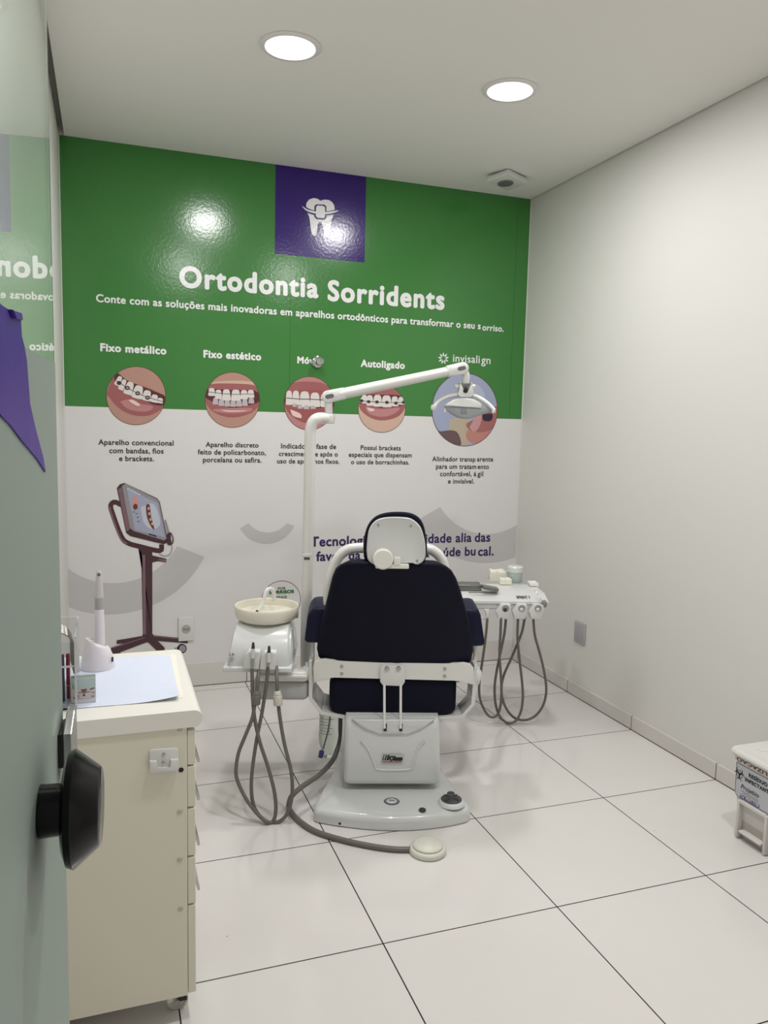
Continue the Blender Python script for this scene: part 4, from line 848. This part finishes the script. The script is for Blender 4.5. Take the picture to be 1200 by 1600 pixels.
bm = newbm(); tube(bm, [zq(u, v, vv) for u, v, vv in ((165, 775, VL-.03), (205, 715, VL-.02), (280, 665, VL-.01), (400, 625, VL), (575, 612, VL), (700, 635, VL), (800, 680, VL-.01), (890, 745, VL-.02), (965, 825, VL-.03))], .0085, 12, 5, scale=lambda f: 1+.25*(1-abs(2*f-1))); hdl = t.part('handle_arch', bm, white_pl)
p_ = zq(150, 785, VL-.03); bm = newbm(); lathe(bm, [(0, -.014), (.010, -.011), (.014, 0), (.010, .011), (0, .014)], p_, n=20); t.part('handle_knob', bm, white_pl, parent=hdl)
p_ = zq(955, 835, VL-.03); bm = newbm(); lathe(bm, [(0, -.010), (.007, -.008), (.009, 0), (.007, .008), (0, .010)], p_, n=20); t.part('handle_knob', bm, white_pl, parent=hdl)
outr = [(285, 765), (330, 720), (400, 680), (480, 660), (575, 655), (680, 668), (760, 705), (860, 770), (940, 832), (860, 858), (760, 895), (680, 922), (600, 938), (530, 936), (450, 915), (370, 868), (305, 805)]
def lring(s, v, dz=0): return [zq(580+(x-580)*s, 795+(y-795)*s, v)+Vector((0, 0, dz)) for x, y in outr]
bm = newbm(); loft(bm, [lring(.30, VL+.075), lring(.62, VL+.062), lring(.86, VL+.035), lring(1., VL-.005), lring(1.01, VL-.012), lring(.97, VL-.012), lring(.80, VL+.022), lring(.55, VL+.045), lring(.25, VL+.055)]); hdm = t.part('lamp_head', bm, mat('lamp reflector', (186, 189, 190), .22, coat=.5), angle=50)
bm = newbm(); loft(bm, [lring(.965, VL-.010), lring(.965, VL-.0145), lring(.93, VL-.0165), lring(.5, VL-.022)]); t.part('front_lens', bm, mat('lens satin', (160, 166, 168), .12, coat=.5), parent=hdm, angle=60)
cvr = [(300, 762), (345, 720), (420, 682), (500, 664), (575, 660), (680, 674), (760, 712), (792, 745), (790, 792), (700, 785), (520, 772), (400, 765)]
bm = newbm(); prism(bm, [(p_.x, p_.z) for p_ in (zq(*q, VL-.03) for q in cvr)], .008, lambda a, c, tt: Vector((a, VL-.032+tt, c)), bev=.002); t.part('front_visor', bm, white_pl, parent=hdm)
p_ = zq(545, 835, VL); bm = newbm(); box(bm, p_.x-.014, p_.x+.014, VL-.0245, VL-.016, p_.z-.012, p_.z+.012, .003); t.part('bulb_holder', bm, mat('bulb grey', (138, 142, 146), .3), parent=hdm)
bm = newbm(); p_ = zq(300, 830, VL-.01); cyl(bm, p_+Vector((0, 0, .012)), p_+Vector((0, 0, -.008)), .006, n=14, bev=.002); t.part('handle_clip', bm, white_pl, parent=hdm)

# ------------------------------------------------------------------ instrument unit on the right
t = Thing('instrument_unit', 'white instrument delivery tray with three handpiece holders right of the chair', 'dental unit', (.54, 1.05, .655), chair=True)
EV = .95
eq_ = lambda u, v, vv=EV: A(700+u/7.06, 870+v/7.06, vv)
e0 = eq_(1030, 495).x; zf0 = eq_(600, 578).z; zf1 = eq_(600, 485).z; zt_ = zf1+.026
pts = [(.22, EV+.012), (.25, EV), (e0, EV), (e0+.035, EV+.07), (e0+.030, EV+.25), (e0-.01, EV+.30), (.25, EV+.30), (.22, EV+.28)]
bm = newbm(); loft(bm, [[(u, v, z) for u, v in inset(pts, d)] for d, z in ((.02, zf0-.006), (.006, zf0), (.0, zf0+.004), (.0, zf1-.012))]); ub = t.part('housing', bm, grey_pl)
bm = newbm(); prism(bm, [(EV-.008, zf1-.014), (EV-.008, zf1-.002), (EV+.085, zf1+.025), (EV+.30, zf1+.026), (EV+.31, zf1-.014)], e0+.038-.215, lambda a, c, tt: Vector((.215+tt, a, c)), bev=.005, seg=3); t.part('tray_top', bm, white_pl)
slp = .027/.093
a_, b_ = A(808, 931, EV+.02), A(830, 930, EV+.02)
bm = newbm(); yb_ = EV+.022; text(bm, 'SPRINT 7', a_.x, b_.x, yb_, lambda x, y: Vector((x, y, zf1-.002+slp*(y-EV+.008)+.0012)), .0010, 2.2); t.part('printed_name', bm, mat('name dark', (70, 70, 74), .5), smooth=False)
for k, u in enumerate((585, 765, 945)):
    q = [(u-60+2, 600), (u-5, 515), (u+95, 518), (u+103, 560), (u+75, 675), (u+40, 680), (u+15, 660), (u-20, 680), (u-42, 672)]
    bm = newbm(); prism(bm, [(p_.x, p_.z) for p_ in (eq_(*x, EV-.02) for x in q)], .05, lambda a, c, tt: Vector((a, EV+.005-tt, c)), bev=.005, seg=2); hh = t.part('handpiece_holder', bm, white_pl)
    p_ = eq_(u+50, 570, EV-.045); bm = newbm(); lathe(bm, [(.0, .002), (.017, .002), (.019, .0)], Vector((p_.x, EV-.0445, p_.z)), (0, -1, 0), n=28, mi=0); lathe(bm, [(.0, .006), (.006, .006), (.010, .002)], Vector((p_.x-.002, EV-.045, p_.z-.006)), (0, -1, 0), n=18, mi=1); t.part('holder_ring', bm, [dgrey_pl, rubber if k == 0 else grey_pl], parent=hh)
bm = newbm(); prism(bm, [(p_.x, p_.z) for p_ in (eq_(*x, EV-.01) for x in ((395, 578), (455, 578), (462, 640), (440, 690), (370, 690), (370, 672), (425, 668), (430, 630)))], .02, lambda a, c, tt: Vector((a, EV+.01-tt, c)), bev=.003); t.part('syringe_hook', bm, white_pl)
bm = newbm(); tube(bm, [eq_(945, 370, EV+.02), eq_(985, 400, EV+.01), eq_(1010, 440, EV-.01), eq_(1040, 495, EV-.03)], .0026, 8, 4); t.part('syringe_tip', bm, steel)
p_ = eq_(1060, 520, EV-.03); bm = newbm(); lathe(bm, [(0, -.02), (.012, -.016), (.016, 0), (.012, .014), (.004, .02), (0, .02)], p_, n=20); t.part('syringe_valve', bm, mat('smoky valve', (150, 152, 150), .15, trans=.3))
bm = newbm(); p_ = eq_(1025, 560, EV-.03); tube(bm, [eq_(1060, 530, EV-.03), p_, eq_(985, 600, EV-.03)], .008, 12, 4); t.part('syringe_body', bm, white_pl)
rh = lambda u, v, o_=0.: A(700+u/5.4545, 860+v/5.4545, EV-.022+.065*max(0, (v-590)/860)+o_)
H = [[(335, 580), (325, 700), (305, 860), (285, 1000), (270, 1100), (265, 1190), (272, 1260), (295, 1330), (335, 1398), (380, 1422), (425, 1395), (450, 1310), (456, 1200), (450, 1050), (440, 920), (442, 800), (448, 700), (452, 570)],
     [(495, 570), (482, 700), (452, 850), (420, 1000), (400, 1130), (398, 1240), (412, 1340), (445, 1420), (490, 1462), (535, 1472), (585, 1445), (622, 1370), (638, 1260), (632, 1130), (615, 980), (600, 840), (592, 720), (598, 570)],
     [(655, 570), (632, 690), (590, 800), (535, 930), (485, 1040), (458, 1140), (460, 1240), (490, 1335), (545, 1410), (610, 1443), (680, 1442), (750, 1405), (808, 1325), (836, 1220), (832, 1110), (808, 980), (775, 850), (740, 720), (726, 570)]]
for k, hh in enumerate(H):
    bm = newbm(); tube(bm, [rh(u, v, (k-1)*.012+(.006 if i < len(hh)/2 else -.006)) for i, (u, v) in enumerate(hh)], .0066, 12, 5); t.part('handpiece_hose', bm, hose_m)
# swing arm carrying the tray from the chair
bm = newbm(); tube(bm, [Vector((.30, .42, .44)), Vector((.36, .50, .47)), Vector((.42, .75, .52)), Vector((.45, 1.08, .57)), Vector((.45, 1.10, .655))], .02, 16, 6); t.part('swing_arm', bm, white_mt)

# things on the tray
def tz(px, py, z=zt_+.003): return AZ(px, py, z)
p_ = tz(804.5, 909);  q0 = A(792.5, 900, p_.y); q1 = A(816.5, 900, p_.y); rj = (q1.x-q0.x)/2; p_.x = (q0.x+q1.x)/2; ztop = A(804, 884, p_.y).z; zlid = A(804, 893, p_.y).z
t = Thing('glass_jar', 'pale green round jar with white lid standing on the instrument tray', 'jar', p_, chair=True)
bm = newbm(); lathe(bm, [(0, 0), (rj*.92, 0), (rj*.97, .004), (rj*.97, zlid-p_.z), (0, zlid-p_.z)], p_, n=40); t.part('jar_body', bm, mat('pale green jar', (190, 206, 200), .2, trans=.2))
bm = newbm(); lathe(bm, [(rj, zlid-p_.z), (rj, ztop-p_.z-.006), (rj*.9, ztop-p_.z-.001), (.012, ztop-p_.z+.001), (.012, ztop-p_.z+.004), (0, ztop-p_.z+.004)], p_, n=40); t.part('lid', bm, white_pl)
def pkg(name, label, cat, x0_, x1_, y0_, y1_, v0, v1, m, crumple=0., grp=None):
    vf = tz((x0_+x1_)/2, y1_).y; v1 = vf+v1-v0; v0 = vf; a_, b_ = A(x0_, y1_, v0), A(x1_, y0_, v0); base_ = Vector(((a_.x+b_.x)/2, (v0+v1)/2, zt_+.003)); h_ = max(.006, b_.z-base_.z)
    bm = newbm(); b2 = bmesh.new(); bmesh.ops.create_cube(b2, size=1); bmesh.ops.subdivide_edges(b2, edges=list(b2.edges), cuts=4, use_grid_fill=True)
    for i, v_ in enumerate(b2.verts):
        c = v_.co; j = crumple*(sin(i*12.9898)*.5+sin(i*4.1)*.5)
        v_.co = Vector((base_.x+c.x*(b_.x-a_.x)*(1-.12*abs(c.z)), base_.y+c.y*(v1-v0), base_.z+(c.z+.5)*h_+(j if c.z > -.45 else 0)))
    merge(bm, b2); o_ = link(name, bm, m, None, True, label, base_, 80); o_.location = CO+CU*base_.x+CV*base_.y+Vector((0, 0, base_.z)); o_.rotation_euler = (0, 0, CROT); o_['category'] = cat
    if grp: o_['group'] = grp
    return o_
gz = mat('gauze white', (232, 230, 216), .8); bag = mat('clear bag', (216, 216, 206), .25, trans=.35)
pkg('gauze_pack', 'tall crumpled white gauze pack on the instrument tray beside the jar', 'gauze pack', 765, 791, 892.5, 908, EV+.13, EV+.19, gz, .005)
pkg('cotton_packet', 'low white cotton packet on the tray in front of the jar', 'cotton packet', 781, 800, 905, 913.5, EV+.07, EV+.115, gz, .003)
pkg('paper_tissue', 'thin white tissue at the right end of the instrument tray', 'tissue', 828, 842, 911.5, 916, EV+.10, EV+.17, mat('tissue', (232, 232, 228), .8), .002)
t = Thing('instrument_pouch', 'grey steel instrument cassette lying behind the chair back on the tray', 'instrument cassette', (.43, EV+.12, zt_+.003), chair=True)
stl = mat('dull steel', (134, 134, 132), .35, metal=.8)
bm = newbm(); zz = zt_+.003
def pq(u, v): return AZ(700+u/7.06, 870+v/7.06, zz)
a1 = A(700+100/7.06, 905, EV+.13).x; a2 = A(700+365/7.06, 905, EV+.13).x; a3 = A(700+555/7.06, 905, EV+.08).x
box(bm, a1, a2, EV+.10, EV+.19, zz, zz+.030, .003); t.part('cassette_body', bm, stl)
bm = newbm(); X2 = Matrix.Translation(Vector(((a2+a3)/2, EV+.085, zz+.016))) @ Matrix.Rotation(radians(10), 4, 'Y'); box(bm, -(a3-a2)/2-.002, (a3-a2)/2, -.03, .03, -.006, .010, .002, mtx=X2); t.part('cassette_lid', bm, stl)
bm = newbm(); box(bm, a1+.05, a3-.01, EV+.045, EV+.05, zz, zz+.004, .001, 1); t.part('steel_probe', bm, rubber)

# ------------------------------------------------------------------ bottle under the side plate
bx_ = A(513.5, 1150, .30); zt2 = A(513, 1113, .30).z; zb2 = A(513, 1183, .30).z
t = Thing('water_bottle', 'clear plastic water bottle with blue cap hanging upside down under the chair', 'bottle', (bx_.x, .30, zt2), chair=True)
bm = newbm(); r_ = .041
lathe(bm, [(0, 0), (r_*.95, 0), (r_*1.0, -.01)]+[(r_*(1-.02*(k % 2)), -.012-.012*k) for k in range(6)]+[(r_*1.04, -.10), (r_*1.0, -.13), (r_*.8, -.155), (r_*.5, zb2-zt2+.004), (0, zb2-zt2+.002)], Vector((bx_.x, .30, zt2)), n=36); t.part('bottle_body', bm, mat('clear bottle', (240, 246, 240), .05, trans=.9, ior=1.12))
bm = newbm()
for k, (w0_, w1_) in enumerate(((-.9, .5), (-.9, -.1), (-.9, .2), (-.6, .4), (-.9, .1), (-.9, .3))):
    z_ = zt2-.016-.013*k; tube(bm, [(bx_.x+r_*1.03*sin(w0_+(w1_-w0_)*i/8), .30-r_*1.03*cos(w0_+(w1_-w0_)*i/8), z_) for i in range(9)], .0011, 6, 1)
t.part('printed_scale', bm, mat('scale ink', (108, 118, 112), .5))
p_ = A(501.5, 1178, .275); bm = newbm(); cyl(bm, p_+Vector((-.002, 0, -.015)), p_+Vector((.003, 0, .014)), .0105, n=20, bev=.002); t.part('bottle_cap', bm, mat('cap blue', (62, 56, 122), .4))
bm = newbm(); tube(bm, [A(516, 1118, .28), A(513, 1140, .28), A(509, 1156, .275), A(505, 1170, .272)], .0036, 8, 4); t.part('dip_tube', bm, mat('green tube', (84, 120, 96), .4))

# ------------------------------------------------------------------ foot pedal
pc = on_z(668, 1331, .0); t = Thing('foot_pedal', 'round ivory foot pedal on the floor in front of the chair base', 'foot pedal', pc)
pedm = mat('pedal ivory', (206, 207, 194), .4)
bm = newbm(); lathe(bm, [(0, 0), (.064, 0), (.068, .004), (.068, .014), (.064, .020), (.058, .022), (0, .022)], pc, n=48); t.part('pedal_base', bm, pedm)
bm = newbm(); lathe(bm, [(.054, .022), (.055, .028), (.051, .0325), (.044, .0345), (.042, .0332), (.034, .0362), (.032, .0350), (.024, .0376), (.022, .0364), (.012, .0388), (0, .039)], pc, n=48); t.part('pedal_disc', bm, pedm)
cq7 = lambda u, v: (330+u*.3583, 980+v*.3585)
def ch2w(p): return CO+CU*p.x+CV*p.y+Vector((0, 0, p.z))
fl = [on_z(*cq7(u, v), .0105) for u, v in ((868, 969), (800, 968), (700, 955), (570, 927), (455, 890), (385, 845), (345, 800), (338, 775))]
up_ = [ch2w(A(*cq7(u, v), vv)) for u, v, vv in ((352, 735, .02), (400, 692, .08), (462, 650, .15), (510, 605, .22), (540, 560, .27), (556, 500, .30), (561, 440, .32), (562, 392, .34))]
bm = newbm(); tube(bm, fl+up_, .0105, 14, 5); t.part('pedal_hose', bm, hose_m)

# ================================================================== WASTE BIN
BX = 2.262; by1 = 2.262; by0 = 1.93; bx1 = 2.53
t = Thing('waste_bin', 'white plastic pedal bin with hazard label against the right wall', 'bin', ((BX+bx1)/2, (by0+by1)/2, 0))
binm = mat('bin white', (206, 203, 198), .4); 
bm = newbm(); ZL = .328
def bring(d, z): return [(x, y, z) for x, y in rrect(BX+d, bx1-d, by0+d, by1-d, .03)]
zr0, zr1 = .035, .165; ya, yb2 = 2.085, 2.205
loft(bm, [bring(.022, 0), bring(.020, .005), bring(.004, .20), bring(.0, .325)])
bd = t.part('bin_body', bm, binm)
# deep foot recess in the face turned to the chair
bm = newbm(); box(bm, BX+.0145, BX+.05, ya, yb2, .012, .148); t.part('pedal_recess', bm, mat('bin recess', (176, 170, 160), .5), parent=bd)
bm = newbm()
for y_ in (ya-.012, yb2+.001): box(bm, BX-.008, BX+.03, y_, y_+.012, .004, .152, .003, 2)
box(bm, BX-.008, BX+.03, ya-.002, yb2+.002, .142, .1555, .003, 2); t.part('recess_frame', bm, binm, parent=bd)
bm = newbm(); box(bm, BX-.012, BX+.03, ya+.006, yb2-.006, .030, .040, .004); t.part('pedal', bm, binm)
bm = newbm()
def lidr(d, z): return [(x, y, z) for x, y in rrect(BX+d, bx1-d, by0+d, by1-d, .04)]
loft(bm, [lidr(-.002, .318), lidr(-.014, .322), lidr(-.018, .332), lidr(-.014, .340), lidr(.008, .344), lidr(.022, .340), lidr(.05, .343), lidr(.09, .346)]); lid = t.part('lid', bm, mat('bin lid', (214, 213, 208), .35))
bm = newbm(); box(bm, BX+.07, BX+.17, 2.19, 2.215, .3425, .3455, .0012, 2); t.part('lid_grip', bm, MATS['bin lid'], parent=lid)
def bl(a, z, o=0.): return Vector((BX+.0035*(1-(z-.2)/.125)-.0012-o, a, z))
bk_ = lambda u, v: (lambda p_: (p_.y, p_.z))(on_x(1130+u/8, 1140+v/8, BX))
def lpoly(pts, o, mi): flat(bm, [bl(a, z, o) for a, z in pts], mi)
yA, zA = bk_(122, 330); yA2, zB = bk_(100, 790); y_hi = 2.243
bm = newbm(); zb_ = .157; zt3 = .292; ylo = 1.955
rc = [(y_hi, zt3), (ylo, zt3), (ylo, zb_), (y_hi-.016, zb_), (y_hi-.005, zb_+.006), (y_hi, zb_+.018)]
lpoly(rc, 0, 0)
def inset2(d): return [(y_hi-d, zt3-d), (ylo+d, zt3-d), (ylo+d, zb_+d), (y_hi-.016, zb_+d), (y_hi-.005-d*.7, zb_+.006+d*.7), (y_hi-d, zb_+.018)]
i1, i2 = inset2(.0015), inset2(.0033)
for k in range(6): lpoly([i1[k], i1[(k+1) % 6], i2[(k+1) % 6], i2[k]], .0004, 1)
# biohazard mark: three open horns round a ring
hy, hz_ = bk_(192, 552); hy -= .004
def arcs(cy_, cz_, r_, w_, a0, a1, o, n_=20):
    for i in range(n_):
        p0_, p1_ = a0+(a1-a0)*i/n_, a0+(a1-a0)*(i+1)/n_
        f0, f1 = (sin(pi*i/n_)*.8+.2), (sin(pi*(i+1)/n_)*.8+.2)
        if w_ < .003: f0 = f1 = 1
        lpoly([(cy_-(r_-w_*f0/2)*cos(p0_), cz_+(r_-w_*f0/2)*sin(p0_)), (cy_-(r_+w_*f0/2)*cos(p0_), cz_+(r_+w_*f0/2)*sin(p0_)), (cy_-(r_+w_*f1/2)*cos(p1_), cz_+(r_+w_*f1/2)*sin(p1_)), (cy_-(r_-w_*f1/2)*cos(p1_), cz_+(r_-w_*f1/2)*sin(p1_))], o, 1)
for k in range(3):
    a = pi/2+2*pi*k/3; c0_, c1_ = hy-.0140*cos(a), hz_+.0140*sin(a); arcs(c0_, c1_, .0136, .0050, a+radians(38), a+2*pi-radians(38), .0006)
arcs(hy, hz_, .0148, .0025, 0, 2*pi, .0008, 30)
lt = lambda x, y: bl(-x, y, .0007)
def btext(s, u0, v0, u1, v1, bold, mi=1, hs=1., **k):
    p0_, p1_ = bk_(u0, v0), bk_(u1, v1); text(bm, s, -p0_[0], -p1_[0], (p0_[1]+p1_[1])/2, lt, bold, hs, mi=mi, **k)
btext('RESÍDUO', 318, 600, 552, 708, .0009, space=1.1); btext('INFECTANTE', 270, 648, 598, 812, .0009, space=1.1)
btext('Projebio', 215, 735, 440, 852, .0001, shear=.25)
for (u0, v0, u1, v1) in ((215, 762, 435, 882), (230, 795, 350, 858), (360, 868, 425, 902)):
    p0_, p1_ = bk_(u0, v0), bk_(u1, v1); zz_ = (p0_[1]+p1_[1])/2; lpoly([(p0_[0], zz_), (p1_[0], zz_), (p1_[0], zz_-.0022), (p0_[0], zz_-.0022)], .0005, 3)
p0_, p1_ = bk_(205, 808), bk_(445, 940); p2_ = bk_(205, 850); zt_l = (p0_[1]+p1_[1])/2; lpoly([(p0_[0], zt_l), (p1_[0], zt_l), (p1_[0], zt_l-.0125), (p0_[0], zt_l-.0125)], .0005, 2)
text(bm, 'Tel. 99671-1158', -p0_[0]+.003, -p1_[0]-.003, zt_l-.0095, lambda x, y: bl(-x, y, .0010), .0003, mi=4)
t.part('hazard_label', bm, [mat('label silver', (186, 188, 194), .35), mat('label ink', (18, 18, 20), .5), mat('label blue', (52, 48, 120), .4), mat('label grey', (110, 110, 110), .5), mat('label white', (226, 226, 230), .5)], smooth=False)
bm = newbm(); tp = mat('tape', (212, 202, 194), .4)
flat(bm, [bl(2.25, .317, .001), bl(1.96, .317, .001), bl(1.96, .297, .001), bl(2.25, .297, .001)], 0)
# tape lettering printed upside down
text(bm, 'DA UTILIZACAO', 0, .26, 0, lambda x, y: bl(2.245-.265+x, .3135-y*.56, .0016), .0007, mi=1)
t.part('sealing_tape', bm, [tp, mat('tape red', (76, 36, 34), .5)], smooth=False)
